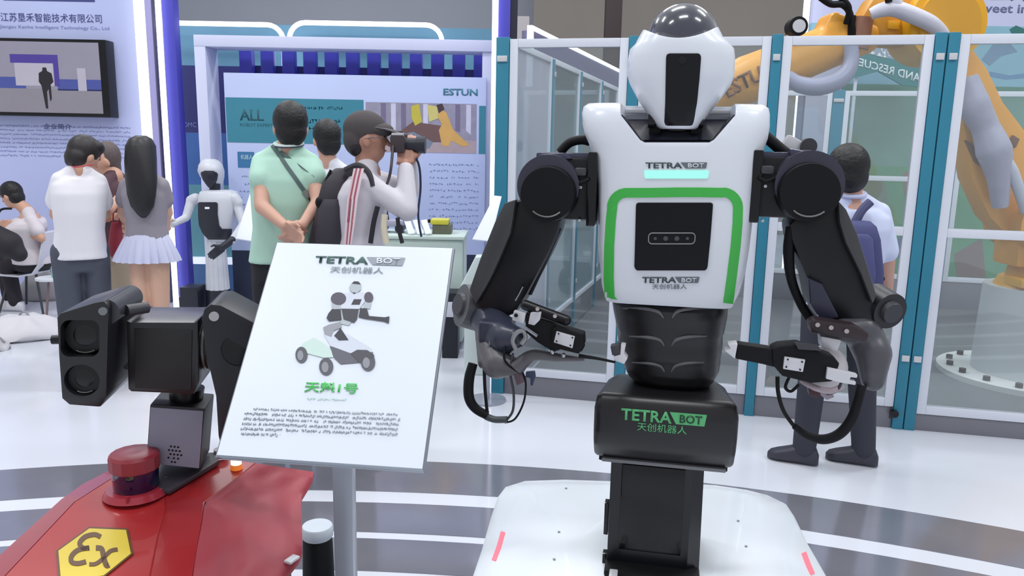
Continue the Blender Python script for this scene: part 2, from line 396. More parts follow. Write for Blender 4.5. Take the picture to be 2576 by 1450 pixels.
# hanging blue slats
t = thing('slat_screen', (P(900, 150, 7.8).x, 7.8, 0), 'row of royal blue upright slats hanging under the white portal beam', 'screen')
for i in range(12):
    x0 = 606 + 53.3 * i; a, c = P(x0, 150, 7.75).x, P(x0 + 31, 150, 7.75).x
    b = B(); b.bb((a, 7.7, gz(900, 190, 7.7)), (c, 7.8, gz(900, 110, 7.7)), .004); obj('slat', b, mat('slat_blue', (66, 66, 176), .45), t)
b = B(); b.bb((P(606, 150, 7.82).x, 7.80, gz(900, 192, 7.8)), (P(1225, 150, 7.82).x, 7.86, gz(900, 170, 7.8)))
for x_ in (P(612, 150, 7.82).x, P(1215, 150, 7.82).x): b.bb((x_ - .02, 7.81, 0), (x_ + .02, 7.85, gz(900, 180, 7.8)))
obj('rail', b, mat('deep_blue', (38, 42, 112), .5), t)
# ESTUN poster board
YB = 7.25
eb = thing('poster_board', (P(895, 500, YB).x, YB, 0), 'large pale blue information board behind the photographer, teal block and photo on it', 'board')
xa, xb = P(572, 400, YB).x, P(1221, 400, YB).x; zt, zb = gz(895, 189, YB), gz(895, 636, YB)
b = B(); b.bb((xa, YB, zb), (xb, YB + .06, zt), .004); obj('panel', b, mat('pale_blue_board', (190, 202, 238), .45, var=.04, scale=2), eb)
b = B(); b.bb((xa, YB + .005, 0), (xb, YB + .055, zb)); obj('plinth', b, mat('navy_plinth', (38, 46, 70), .5), eb)
q = Quad((xa, YB, zt), (xb, YB, zt), (xb, YB, zb), (xa, YB, zb), .002)
def uv(px, py): return ((px - 572) / 649, (py - 189) / 447)
def er(name, x0, y0, x1, y1, m, d=0.0):
    b = B(); rect(b, q, *uv(x0, y0), *uv(x1, y1), d); return obj(name, b, m, eb, smooth=0)
er('teal_block', 574, 249, 917, 360, mat('teal_print', (58, 132, 152), .5)); er('teal_block', 1204, 258, 1221, 377, MATS['teal_print'])
put_text('lettering', q, 'ESTUN', (*uv(1115, 217), *uv(1200, 234)), mat('estun_teal', (70, 130, 150)), eb, fat=.03)
TD = mat('dark_teal_ink', (30, 84, 96), .5)
put_text('lettering', q, 'ALL', (*uv(608, 278), *uv(668, 305)), TD, eb, fat=.02)
put_text('lettering', q, 'ROBOT EXPERT', (*uv(608, 312), *uv(690, 320)), TD, eb)
PI = mat('pale_print_ink', (190, 222, 232), .5)
b = B(); scribble(b, q, *uv(700, 266), *uv(862, 278), 1, .6, .01, 4); scribble(b, q, *uv(780, 296), *uv(860, 334), 2, .4, .01, 5); obj('small_print', b, PI, eb, smooth=0, kind='stuff')
er('label_block', 598, 383, 640, 423, mat('blue_label', (60, 118, 164))); put_text('lettering', q, '机器人', (*uv(606, 390), *uv(636, 402)), PI, eb, d=.002)
b = B(); scribble(b, q, *uv(1080, 400), *uv(1205, 580), 11, .3, .012, 6); scribble(b, q, *uv(600, 440), *uv(760, 600), 9, .3, .012, 8); obj('body_text', b, mat('faint_ink', (158, 174, 218), .6), eb, smooth=0, kind='stuff')
# photo print on the board
er('photo_print', 922, 254, 1198, 376, mat('photo_ground', (150, 146, 166), .5, var=.25, scale=14))
def ep(name, pts, rgb, d=.001):
    b = B(); flat(b, q, [uv(*p) for p in pts], d); obj(name, b, mat('photo_%d%d%d' % rgb, rgb, .5, var=.12, scale=12), eb, smooth=0)
ep('photo_floor', [(922, 330), (1198, 345), (1198, 376), (922, 376)], (176, 158, 164))
for k, x in enumerate((960, 985, 1010, 1065, 1145, 1172)): ep('photo_column', [(x, 256), (x + 12, 256), (x + 12, 320 + 5 * (k % 3)), (x, 320)], (206, 204, 226) if k % 2 else (120, 110, 140), .0012)
ep('photo_machine', [(1035, 262), (1055, 256), (1062, 300), (1045, 310), (1036, 290)], (196, 184, 72), .002)
ep('photo_machine', [(1075, 258), (1100, 262), (1104, 290), (1080, 300)], (206, 196, 120), .002)
ep('photo_machine', [(1040, 300), (1120, 310), (1130, 350), (1050, 350), (1000, 330)], (112, 84, 84), .0015)
ep('photo_robot', [(1108, 268), (1122, 275), (1140, 318), (1180, 355), (1165, 360), (1135, 345), (1128, 360), (1112, 358), (1104, 320), (1112, 305), (1100, 285)], (214, 168, 96), .0025)
ep('photo_machine', [(1098, 258), (1112, 254), (1118, 268), (1104, 278)], (70, 54, 60), .003)
ep('photo_machine', [(975, 340), (1040, 325), (1090, 350), (1080, 366), (1000, 368)], (124, 134, 152), .002)
# tall strip and blue column at the end of the booth
YC = 6.7
t = thing('led_strip', (P(1240, 300, YC).x, YC, 0), 'tall white light strip in front of the blue column by the glass cage', 'light strip')
a, c = P(1236, 200, YC).x, P(1251, 200, YC).x
b = B(); b.bb((a, YC, 0), (c, YC + .04, 4.2), .004); obj('diffuser', b, LED, t)
t = thing('booth_pillar', (P(1270, 300, YC + .1).x, YC + .1, 0), 'royal blue column behind the corner of the glass cage', 'pillar')
a, c = P(1251, 200, YC + .04).x, P(1281, 200, YC + .04).x
b = B(); b.bb((a, YC + .041, 0), (c, YC + .3, 4.2), .005); obj('shaft', b, BLUE, t)
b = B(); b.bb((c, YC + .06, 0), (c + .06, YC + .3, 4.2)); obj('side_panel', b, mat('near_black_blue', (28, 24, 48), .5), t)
t = thing('booth_pillar', (P(628, 600, 7.6).x, 7.6, 0), 'short blue post just left of the green shirted man', 'pillar')
b = B(); b.bb((P(612, 650, 7.6).x, 7.55, 0), (P(645, 650, 7.6).x, 7.75, gz(630, 600, 7.6)), .005); obj('shaft', b, BLUE, t)
# ================================================================ helpers that wrap prints over curved shells
from mathutils.bvhtree import BVHTree
def bvh_of(o):
    off = wl(o); me = o.data
    return BVHTree.FromPolygons([v.co + off for v in me.vertices], [tuple(p.vertices) for p in me.polygons])
def hit(bv, px, py, off=0.0):
    d = ray(px, py).normalized(); loc, n, i, dist = bv.ray_cast(CAM, d)
    if loc is None:
        loc, n, i, dist = bv.find_nearest(CAM + d * 2.0)
    if n.dot(d) > 0: n = -n
    return loc + n * off, n
def patch(bv, rows, nu=10, off=0.001, th=0.002, sub=3):
    """rows: (py, xl, xr) from top to bottom; makes a thin curved plate lying on the shell"""
    R = []
    for a, c in zip(rows, rows[1:]):
        for k in range(sub): t = k / sub; R.append(tuple(a[i] * (1 - t) + c[i] * t for i in range(3)))
    R.append(rows[-1])
    bm = bmesh.new(); top = []; bot = []
    for y, xl, xr in R:
        ta = []; ba = []
        for k in range(nu + 1):
            p, n = hit(bv, xl + (xr - xl) * k / nu, y); ta.append(bm.verts.new(p + n * (off + th))); ba.append(bm.verts.new(p + n * (off - 0.001)))
        top.append(ta); bot.append(ba)
    _closed(bm, top, bot); return bm
def _closed(bm, top, bot):
    n, m = len(top), len(top[0])
    for i in range(n - 1):
        for j in range(m - 1):
            bm.faces.new((top[i][j], top[i][j + 1], top[i + 1][j + 1], top[i + 1][j])); bm.faces.new((bot[i][j], bot[i + 1][j], bot[i + 1][j + 1], bot[i][j + 1]))
    for i in range(n - 1):
        bm.faces.new((top[i][0], top[i + 1][0], bot[i + 1][0], bot[i][0])); bm.faces.new((top[i][-1], bot[i][-1], bot[i + 1][-1], top[i + 1][-1]))
    for j in range(m - 1):
        bm.faces.new((top[0][j], bot[0][j], bot[0][j + 1], top[0][j + 1])); bm.faces.new((top[-1][j], top[-1][j + 1], bot[-1][j + 1], bot[-1][j]))
def ribbon(bv, path, w, off=0.001, th=0.002, sub=4, nw=3):
    """path of (px,py) centre points, width w in image measure, wrapped on the shell"""
    pts = []
    for a, c in zip(path, path[1:]):
        for k in range(sub): t = k / sub; pts.append((a[0] * (1 - t) + c[0] * t, a[1] * (1 - t) + c[1] * t))
    pts.append(path[-1]); bm = bmesh.new(); top = []; bot = []
    for i, p in enumerate(pts):
        a = pts[max(0, i - 1)]; c = pts[min(len(pts) - 1, i + 1)]; dx, dy = c[0] - a[0], c[1] - a[1]; l = math.hypot(dx, dy) or 1
        nx, ny = -dy / l, dx / l; ta = []; ba = []
        for k in range(nw + 1):
            s = (k / nw - .5) * w; q_, n = hit(bv, p[0] + nx * s, p[1] + ny * s); ta.append(bm.verts.new(q_ + n * (off + th))); ba.append(bm.verts.new(q_ + n * (off - .001)))
        top.append(ta); bot.append(ba)
    _closed(bm, top, bot); return bm
def arcpts(cx, cy, r, a0, a1, n=8): return [(cx + r * math.cos(math.radians(a0 + (a1 - a0) * k / n)), cy + r * math.sin(math.radians(a0 + (a1 - a0) * k / n))) for k in range(n + 1)]
X1, Y1, Z1 = V((1, 0, 0)), V((0, 1, 0)), V((0, 0, 1))
def pxring(y, xl, xr, Yc, hd, n=4, seg=40, yc=None, ks=.55):
    Ys = Yc - hd * ks; a, c = P(xl, y, Ys), P(xr, y, Ys); m = (a + c) / 2
    m.y = Yc if yc is None else yc
    return sring(m, (c - a).length / 2, hd, X1, Y1, n, seg)
def prismY(b, pts, Y0, Y1_, bev=0.0, ang=25):
    """outline given in image measures at depth Y0, extruded straight back to Y1_"""
    return b.prism([P(x, y, Y0) for x, y in pts], V((0, Y1_ - Y0, 0)), bev, ang=ang)
def logo(q, u0, v0, u1, v1, dark, grey, white, parent, name='logo'):
    """TETRA + slanted plate with BOT knocked out"""
    w = u1 - u0
    put_text(name + '_lettering', q, 'TETRA', (u0, v0, u0 + w * .60, v1), dark, parent, fat=.025, shear=.0)
    b = B(); flat(b, q, [(u0 + w * .57, v0), (u1, v0), (u1 - w * .02, v1), (u0 + w * .65, v1)], d=.0003); obj(name + '_plate', b, grey, parent, smooth=0)
    put_text(name + '_lettering', q, 'BOT', (u0 + w * .69, v0 + (v1 - v0) * .14, u1 - w * .05, v1 - (v1 - v0) * .14), white, parent, d=.0012, fat=.02)

# ================================================================ TALL WHEELED HUMANOID ROBOT
# it stands turned a little, so it is built facing -Y and its root is then rotated about the vertical
_ray0 = ray
def turned(phi):
    M_ = Matrix.Rotation(phi, 3, 'Z')
    def r_(x, y): return M_ @ _ray0(x, y)
    return r_
def settle(root, phi):
    root.location = Matrix.Rotation(-phi, 3, 'Z') @ root.location; root.rotation_euler = (0, 0, -phi)
def prismR(b, pts, Yref, Y0, Y1_, bev=0.0):
    return b.prism([V((q_.x, Y0, q_.z)) for q_ in (P(x, y, Yref) for x, y in pts)], V((0, Y1_ - Y0, 0)), bev)
PHI = math.radians(11.0)
ray = turned(PHI)
DZ = .47
rx = P(1690, 700, 2.1).x
rob = thing('humanoid_robot', (rx, 2.1, 0), 'tall white and black wheeled humanoid robot with green chest stripe', 'robot')
# torso shell with a cut-out at the neck
rows = [(262, 1476, 1926, .10), (270, 1464, 1939, .125), (285, 1460, 1942, .14), (315, 1461, 1942, .15), (345, 1468, 1937, .155), (372, 1480, 1927, .158), (410, 1491, 1918, .16), (470, 1500, 1908, .162),
        (550, 1502, 1898, .16), (620, 1500, 1890, .158), (680, 1506, 1880, .152), (730, 1510, 1866, .146), (758, 1517, 1852, .142), (768, 1521, 1847, .138)]
b = B(); b.loft([pxring(y, xl, xr, 2.12, hd, 4.2 + 3.3 * max(0, (y - 400) / 370), 64, ks=.6 + .3 * max(0, (y - 400) / 370)) for y, xl, xr, hd in rows])
NK = [(1550, 150), (1862, 150), (1850, 290), (1796, 352), (1784, 359), (1622, 359), (1610, 352), (1562, 290)]
c = B(); prismR(c, NK, 1.985, 1.8, 2.17)
torso = obj('torso_shell', cut(b, c, .004), WHITE, rob, smooth=50)
TB = bvh_of(torso)
b = B()
nk = [P(x, y, 1.985) for x, y in ((1562, 290), (1610, 352), (1622, 359), (1784, 359), (1796, 352), (1850, 290))]
for a_, c_ in zip(nk, nk[1:]):
    n_ = (c_ - a_).cross(Y1).normalized(); n_ = n_ if n_.z > 0 else -n_
    b.prism([V((a_.x, 1.995, a_.z)), V((c_.x, 1.995, c_.z)), V((c_.x, 2.169, c_.z)), V((a_.x, 2.169, a_.z))], n_ * .003)
b.prism([V((nk[1].x, 2.0, nk[1].z)), V((nk[4].x, 2.0, nk[4].z)), V((nk[5].x, 2.15, nk[5].z - .004)), V((nk[0].x, 2.15, nk[0].z - .004))], V((0, .012, -.01)))
obj('neck_basin', b, mat('basin_black', (30, 30, 44), .25, var=.05), rob)
b = B(); a, c2 = P(1572, 281, 2.16), P(1838, 281, 2.16); b.box((a + c2) / 2 + V((0, 0, 0)), ((c2 - a).length, .012, .012), None, .003); obj('rear_bar', b, SILVER, rob)
# stripe, chest panel, light bar
g = ribbon(TB, [(1535, 763), (1532, 700), (1533, 620), (1537, 555), (1541, 520)] + arcpts(1577, 522, 37, 180, 262, 6) + [(1640, 485), (1700, 484), (1760, 484), (1815, 485)] + arcpts(1818, 522, 38, -82, 0, 6) + [(1855, 560), (1850, 620), (1840, 700), (1831, 763)], 24, .0006, .0016)
obj('chest_stripe', g, GREEN, rob)
g = patch(TB, [(510, 1606, 1788), (513, 1601, 1793), (520, 1600, 1793), (600, 1598, 1787), (670, 1596, 1780), (676, 1598, 1778), (680, 1603, 1773)], 12, .0006, .003)
cp = obj('chest_panel', g, mat('panel_black', (8, 9, 15), .4, var=.05, spec=.25), rob)
qs = Quad(*[hit(TB, *p)[0] for p in ((1600, 510), (1793, 510), (1780, 680), (1597, 680))], .0045)
b = B(); o_ = [qs.at(*t_, .002) for t_ in rrect(.18, .44, .80, .60, .05, .055, 8)]; b.tube(o_ + [o_[0]], .0014, 6, 1); obj('sensor_ring', b, mat('ring_grey', (140, 138, 140), .4), cp)
for u in (.27, .41, .56, .70):
    b = B(); b.cyl(qs.at(u, .52, .0), qs.at(u, .52, .003), .006 if u in (.41, .56) else .004, seg=12); obj('lens', b, mat('lens_grey', (70, 70, 78), .15), cp)
INKD = mat('logo_dark', (60, 74, 78), .5); INKG = mat('logo_grey', (104, 112, 118), .5); INKW = mat('logo_white', (222, 226, 232), .5)
qt = Quad(*[hit(TB, *p)[0] for p in ((1624, 409), (1779, 409), (1779, 424), (1624, 424))], .0015)
logo(qt, 0, 0, 1, 1, INKD, INKG, INKW, rob)
g = patch(TB, [(429, 1622, 1780), (432, 1621, 1782), (446, 1622, 1781), (449, 1624, 1778)], 12, .0004, .002)
obj('status_light', g, mat('mint_light', (150, 246, 214), .4, emit=.55, var=.02), rob)
qt = Quad(*[hit(TB, *p)[0] for p in ((1616, 697), (1760, 697), (1758, 728), (1614, 728))], .0015)
logo(qt, 0, 0, 1, .48, INKD, INKG, INKW, rob)
put_text('lettering', qt, '天创机器人', (.19, .58, .79, .98), INKG, rob)
# head
hr = [(58, 1629, 1799, .085), (68, 1622, 1806, .11), (84, 1612, 1814, .122), (98, 1604, 1821, .128), (112, 1597, 1836, .132), (125, 1584, 1848, .134), (150, 1579, 1850, .135), (190, 1577, 1848, .135), (210, 1583, 1841, .133),
      (232, 1594, 1826, .130), (258, 1608, 1806, .127), (290, 1630, 1782, .122), (312, 1646, 1764, .117), (321, 1652, 1758, .112), (326, 1660, 1750, .104)]
b = B(); b.loft([pxring(y, xl, xr, 2.08, hd, 2.7, 48, ks=.2) for y, xl, xr, hd in hr])
c = B(); rad = 130 / 940; cc = P(1714, 98 - 130, 2.08); c.cyl(cc + V((0, -.4, 0)), cc + V((0, .4, 0)), rad, seg=72)
head = obj('head_shell', cut(b, c, .003), WHITE, rob, smooth=50); HB = bvh_of(head)
b = B(); cc = P(1717, 96, 2.115); b.ball(cc, (.088, .108, .085), u=36, v=24); obj('head_dome', b, mat('dome_glass', (52, 54, 66), .22, var=.2, scale=9, coat=1), rob)
g = patch(HB, [(135, 1684, 1756), (138, 1678, 1761), (145, 1676, 1763), (200, 1675, 1759), (260, 1674, 1752), (306, 1673, 1743), (313, 1676, 1740), (315, 1681, 1735)], 10, .0004, .003)
fp = obj('face_panel', g, mat('face_black', (14, 15, 21), .3, var=.05, spec=.3), rob)
p_, n_ = hit(HB, 1716, 152); b = B(); b.cyl(p_ + n_ * .002, p_ + n_ * .006, .009, seg=16); obj('face_camera', b, GLOSSB, fp)
b = B(); b.cyl(P(1702, 365, 2.12), P(1706, 290, 2.12), .055, .062, 28); obj('neck', b, BLACK, rob)
for s in (-1, 1):
    b = B(); c_ = P(1700 + s * 61, 304, 2.03); b.cyl(c_ - X1 * .008, c_ + X1 * .008, .018, seg=20, bev=.003); obj('jaw_joint', b, BLACK, rob)
    b = B(); c_ = P(1700 + s * 52, 322, 2.06); b.box(c_, (.03, .03, .035), None, .006); obj('neck_bracket', b, BLACKM, rob)

def m_arm(side):
    pass
# ---------- arms. Each arm is a part, its joints and covers are its sub-parts
def subobj(name, b, m, par, **k): return obj(name, b, m, par, **k)
# image-left arm
b = B(); prismY(b, [(1272, 514), (1318, 500), (1372, 520), (1410, 556), (1400, 592), (1375, 648), (1348, 700), (1326, 742), (1296, 792), (1252, 806), (1196, 780), (1184, 742), (1212, 680), (1240, 610), (1256, 552)], 2.02, 2.17, .016)
ua = obj('upper_arm', b, BLACK, rob)
b = B(); prismY(b, [(1268, 512), (1298, 502), (1290, 556), (1262, 622), (1280, 590), (1240, 690), (1222, 724), (1196, 770), (1180, 726), (1208, 650), (1244, 560)][:3] + [(1284, 588), (1262, 640), (1240, 690), (1222, 724), (1196, 768), (1180, 730), (1208, 650), (1244, 560)], 1.998, 2.03, .006)
obj('arm_cover', b, mat('cover_grey', (66, 66, 68), .35, var=.05), ua)
b = B(); b.tube([P(1402, 572, 2.06), P(1366, 655, 2.06), P(1328, 738, 2.06)], .012, 8, 1); obj('arm_rod', b, BLACKM, ua)
b = B(); b.tube([P(1316, 722, 2.0), P(1306, 742, 2.0), P(1297, 757, 2.0)], .0022, 6, 1); obj('arm_clip', b, CHROME, ua)
def shoulder(cx, cy, sgn, x_in):
    c0 = P(cx, cy, 1.95); ch = P(cx, cy - 14, 1.975); b = B(); b.cyl(ch, V((ch.x, 2.24, ch.z)), .080, .084, 40, .014)
    sh = obj('shoulder_joint', b, mat('shoulder_slate', (56, 56, 72), .28, var=.05), rob)
    b = B(); b.cyl(c0 + V((0, -.012, -.006)), c0 + V((0, .05, -.006)), .068, .073, seg=40, bev=.006); obj('shoulder_cap', b, BLACKM, sh)
    a = c0 + V((0, -.014, -.010)); arc = [a + V((math.cos(math.radians(t)) * .052, 0, math.sin(math.radians(t)) * .052)) for t in range(228, 313, 12)]
    b = B(); b.tube(arc, .0022, 6, 1); obj('cap_rim', b, mat('rim_grey', (120, 118, 116), .3, metal=.5), sh)
    # housing that joins the torso
    lo, hi = sorted((cx + sgn * 20, x_in)); zt, zb = P(cx, 384, 2.03).z, P(cx, 550, 2.03).z
    b = B(); b.bb((P(lo, 470, 2.03).x, 2.01, zb), (P(hi, 470, 2.03).x, 2.22, zt - .012), .012); obj('shoulder_housing', b, BLACK, sh)
    b = B(); b.bb((P(min(cx - 30 * sgn, x_in), 400, 2.03).x, 2.03, zt - .02), (P(max(cx - 30 * sgn, x_in), 400, 2.03).x, 2.2, zt), .006); obj('top_cover', b, mat('bluish_black', (62, 62, 84), .25, var=.05), sh)
    xf = P(x_in, 470, 2.0).x; b = B(); b.bb((xf - .012, 1.985, zb - .012), (xf + .012, 2.2, zt + .004), .005); obj('shoulder_flange', b, GLOSSB, sh)
    b = B(); xb = P(x_in - sgn * 28, 440, 1.99).x; zb2 = P(cx, 430, 2).z
    b.box((xb, 1.992, zb2), (.03, .03, .02), None, .006); obj('shoulder_bracket', b, DGREY, sh)
    b = B(); b.tube([V((xb - .02, 1.982, zb2 - .018)), V((xb, 1.98, zb2 - .026)), V((xb + .022, 1.982, zb2 - .016))], .005, 8, 4); obj('shoulder_cable', b, BLACKM, sh)
    for dz in (-.01, .075):
        b = B(); b.cyl((xb, 1.999, zb2 - dz - .05), (xb, 2.012, zb2 - dz - .05), .004, seg=8); obj('bolt', b, CHROME, sh)
    return sh
s1 = shoulder(1378, 483, 1, 1489)
s2 = shoulder(2037, 478, -1, 1901)
b = B(); b.tube([P(1408, 384, 2.1), P(1432, 360, 2.1), P(1462, 352, 2.1), P(1484, 356, 2.1)], .0125, 12); obj('shoulder_hose', b, BLACKM, s1)
b = B(); b.tube([P(1912, 332, 2.1), P(1936, 352, 2.1), P(1964, 376, 2.1), P(1984, 392, 2.1)], .0145, 12); obj('shoulder_hose', b, BLACKM, s2)
b = B(); b.box(P(1990, 372, 2.14), (.05, .05, .05), Matrix.Rotation(.5, 3, 'Y'), .006); obj('shoulder_mount', b, SILVER, s2)
b = B(); c_ = P(2032, 368, 2.12); b.cyl(c_ - Y1 * .02, c_ + Y1 * .02, .02, seg=18, bev=.003); obj('shoulder_mount', b, DGREY, s2)
b = B(); prismY(b, [(1985, 372), (2060, 386), (2098, 430), (2106, 480), (2090, 520), (2060, 420), (1990, 404)], 2.0, 2.05, .008); obj('shoulder_cowl', b, mat('bluish_black', (62, 62, 84), .25), s2)
b = B(); prismY(b, [(1310, 452), (1330, 408), (1360, 388), (1420, 384), (1440, 400), (1380, 412), (1340, 430)], 2.0, 2.05, .008); obj('shoulder_cowl', b, MATS['bluish_black'], s1)
# elbow and forearm, left in the image
el = B(); el.cyl(P(1206, 776, 2.10), P(1160, 768, 2.07), .066, .060, 30, .012); eo = obj('elbow_joint', el, mat('elbow_grey', (84, 86, 90), .4, var=.08), rob)
b = B(); b.cyl(P(1162, 768, 2.072), P(1150, 766, 2.062), .038, .030, 24, .004); obj('elbow_cap', b, DGREY, eo)
b = B(); b.cap(P(1225, 800, 2.06), P(1268, 850, 1.98), .052, .048); b.cap(P(1268, 850, 1.98), P(1300, 850, 1.94), .048, .03); b.box(P(1250, 830, 2.0), (.09, .08, .06))
fa = obj('forearm', fuse(b, .006, 6), mat('forearm_blueblack', (50, 54, 70), .32, var=.1), rob)
b = B(); b.cap(P(1222, 850, 2.0), P(1250, 915, 1.96), .03, .042); b.cap(P(1250, 915, 1.96), P(1300, 925, 1.94), .042, .024); b.cap(P(1212, 830, 2.02), P(1216, 915, 1.98), .02, .016)
obj('forearm_cover', fuse(b, .005, 4), mat('sleeve_grey', (96, 94, 98), .4, var=.15, scale=30), fa)
b = B(); b.tube([P(1300, 925, 1.93), P(1340, 895, 1.93), P(1400, 900, 1.93), P(1470, 905, 1.93)], [.022, .016, .012, .004], 10); obj('wrist_cover', b, MATS['sleeve_grey'], fa)
b = B(); b.tube([P(1238, 838, 1.96), P(1232, 862, 1.95), P(1224, 884, 1.95)], .003, 6); obj('clip', b, CHROME, fa)
# gripper, left in the image
hd = obj('gripper_body', prismY(B(), [(1320, 790), (1345, 800), (1392, 812), (1430, 838), (1412, 880), (1392, 888), (1350, 862), (1322, 838)], 1.90, 1.95, .006), BLACKM, rob)
b = B(); b.cap(P(1322, 768, 1.92), P(1424, 806, 1.90), .0135, .0135, 16); ho = obj('sensor_bar', b, BLACK, hd)
for t_ in ((1352, 778), (1396, 796)):
    b = B(); b.cyl(P(*t_, 1.905), P(*t_, 1.885), .005, seg=12); obj('sensor_lens', b, mat('lens_light', (170, 160, 160), .2), hd)
b = B(); prismY(b, [(1292, 783), (1322, 790), (1318, 815), (1288, 806)], 1.895, 1.915, .002); obj('knuckle_plate', b, SILVER, hd)
b = B(); prismY(b, [(1334, 788), (1362, 785), (1358, 806), (1344, 820), (1328, 816)], 1.893, 1.915, .003); obj('knuckle_plate', b, SILVER, hd)
b = B(); b.cyl(P(1298, 794, 1.897), P(1298, 794, 1.888), .005, seg=12); obj('pin', b, BLACKM, hd)
b = B(); prismY(b, [(1390, 826), (1402, 822), (1468, 842), (1470, 868), (1456, 892), (1384, 874)], 1.885, 1.93, .004); sv = obj('servo_case', b, BLACKM, hd)
b = B(); prismY(b, [(1400, 834), (1446, 847), (1440, 877), (1393, 862)], 1.882, 1.886, .0008); obj('servo_label', b, SILVER, hd)
for t_ in ((1405, 840), (1440, 850), (1400, 859), (1435, 870)):
    b = B(); b.cyl(P(*t_, 1.883), P(*t_, 1.880), .0022, seg=8); obj('screw', b, BLACKM, hd)
b = B(); b.tube([P(1298, 880, 1.9), P(1290, 858, 1.9), P(1300, 838, 1.9), P(1316, 834, 1.9), P(1322, 850, 1.9), P(1312, 866, 1.9)], .006, 8); obj('metal_hose', b, mat('hose_metal', (150, 150, 154), .35, metal=.4), hd)
b = B(); b.tube([P(1320, 824, 1.9), P(1352, 846, 1.89)], .004, 8, 1); obj('push_rod', b, CHROME, hd)
for t_ in ((1390, 886), (1418, 894)):
    b = B(); b.ball(P(*t_, 1.9), .006, u=12, v=8); obj('bearing', b, CHROME, hd)
b = B(); b.tube([P(1456, 896, 1.9), P(1500, 902, 1.9), P(1548, 912, 1.9)], [.006, .004, .003], 8); fo = obj('finger', b, BLACKM, rob)
b = B(); b.tube([P(1460, 882, 1.9), P(1468, 866, 1.89), P(1452, 860, 1.89)], .004, 6); obj('finger_link', b, BLACKM, fo)
b = B(); prismY(b, [(1535, 872), (1558, 868), (1562, 892), (1540, 896)], 1.89, 1.92, .003); obj('fingertip', b, DGREY, fo)
b = B(); prismY(b, [(1562, 868), (1574, 870), (1570, 890), (1579, 902), (1570, 917), (1546, 908), (1543, 899), (1560, 894)], 1.885, 1.915, .002); obj('fingertip', b, SILVER, fo)
# cables
cb = obj('cable_hose', B().tube([P(1190, 915, 1.97), P(1180, 955, 1.96), P(1180, 1000, 1.95), P(1196, 1028, 1.95), P(1226, 1046, 1.95)], [.013, .0145, .0145, .013, .012], 12), BLACKM, rob)
obj('cable_coupler', B().tube([P(1222, 1048, 1.95), P(1245, 1056, 1.95), P(1276, 1056, 1.95)], .0095, 12), mat('coupler_grey', (70, 76, 80), .35), cb)
obj('cable', B().tube([P(1218, 925, 1.95), P(1220, 980, 1.95), P(1226, 1042, 1.95)], .0045, 8), BLACKM, cb)
obj('cable', B().tube([P(1274, 1058, 1.95), P(1290, 1034, 1.95), P(1292, 990, 1.94), P(1284, 940, 1.93), P(1290, 890, 1.92)], .0035, 8), DGREY, cb)
obj('cable', B().tube([P(1270, 1064, 1.95), P(1296, 1054, 1.95), P(1318, 1010, 1.94), P(1322, 960, 1.93), P(1308, 925, 1.92)], .0028, 8), BLACKM, cb)
obj('cable', B().tube([P(1272, 870, 1.93), P(1268, 900, 1.92), P(1280, 920, 1.92), P(1310, 940, 1.92)], .003, 8), BLACKM, cb)
obj('cable_plug', prismY(B(), [(1322, 938), (1344, 936), (1346, 950), (1340, 972), (1334, 970), (1334, 952), (1322, 950)], 1.915, 1.93, .002), mat('plug_blue', (48, 58, 84), .4), cb)
obj('cable_plug', prismY(B(), [(1290, 940), (1312, 936), (1320, 962), (1300, 972)], 1.92, 1.94, .004), mat('plug_brown', (92, 76, 84), .4), cb)
# image-right arm
b = B(); prismY(b, [(1984, 566), (2010, 540), (2104, 500), (2126, 524), (2154, 584), (2182, 670), (2206, 742), (2212, 790), (2190, 814), (2110, 822), (2062, 806), (2040, 760), (2030, 708), (2008, 650), (1990, 604)], 2.02, 2.17, .018)
ur = obj('upper_arm', b, BLACK, rob)
b = B(); prismY(b, [(2108, 504), (2130, 528), (2158, 590), (2184, 672), (2206, 744), (2196, 768), (2166, 690), (2128, 612), (2112, 560)], 1.998, 2.03, .006); obj('arm_cover', b, MATS['cover_grey'], ur)
b = B(); prismY(b, [(2034, 700), (2070, 716), (2112, 800), (2064, 806), (2040, 764)], 2.0, 2.03, .006); obj('arm_cover', b, mat('cover_blue', (48, 48, 68), .35), ur)
b = B(); b.tube([P(1992, 572, 2.04), P(1984, 630, 2.04), P(1990, 700, 2.04), P(2012, 760, 2.04), P(2036, 800, 2.04)], [.015, .014, .012, .011, .012], 12); obj('arm_hose', b, BLACKM, ur)
b = B(); b.cyl(P(2196, 760, 2.09), P(2240, 784, 2.03), .05, .046, 30, .012); er_ = obj('elbow_joint', b, mat('elbow_dark', (34, 34, 40), .4), rob)
b = B(); b.cyl(P(2236, 782, 2.036), P(2248, 790, 2.02), .030, .026, 24, .004); obj('elbow_cap', b, DGREY, er_)
b = B(); b.cap(P(2170, 835, 2.06), P(2196, 890, 2.02), .048, .046); b.cap(P(2196, 890, 2.02), P(2196, 955, 1.98), .046, .030); b.cap(P(2120, 830, 2.02), P(2170, 835, 2.04), .03, .045)
fr = obj('forearm', fuse(b, .006, 6), mat('forearm_grey', (76, 76, 82), .35, var=.15, scale=20), rob)
b = B(); prismY(b, [(2036, 812), (2052, 804), (2150, 820), (2188, 842), (2180, 862), (2120, 852), (2040, 838)], 1.93, 1.98, .006); wb = obj('wrist_band', b, mat('brown_black', (46, 34, 38), .4), fr)
for t_ in ((2057, 818), (2091, 825), (2130, 834)):
    b = B(); b.cyl(P(*t_, 1.932), P(*t_, 1.92), .0055, seg=12, bev=.001); obj('band_screw', b, mat('lens_light', (170, 160, 160), .2), fr)
b = B(); prismY(b, [(2064, 846), (2118, 856), (2108, 884), (2066, 876)], 1.945, 1.99, .005); obj('wrist_neck', b, SILVER, fr)
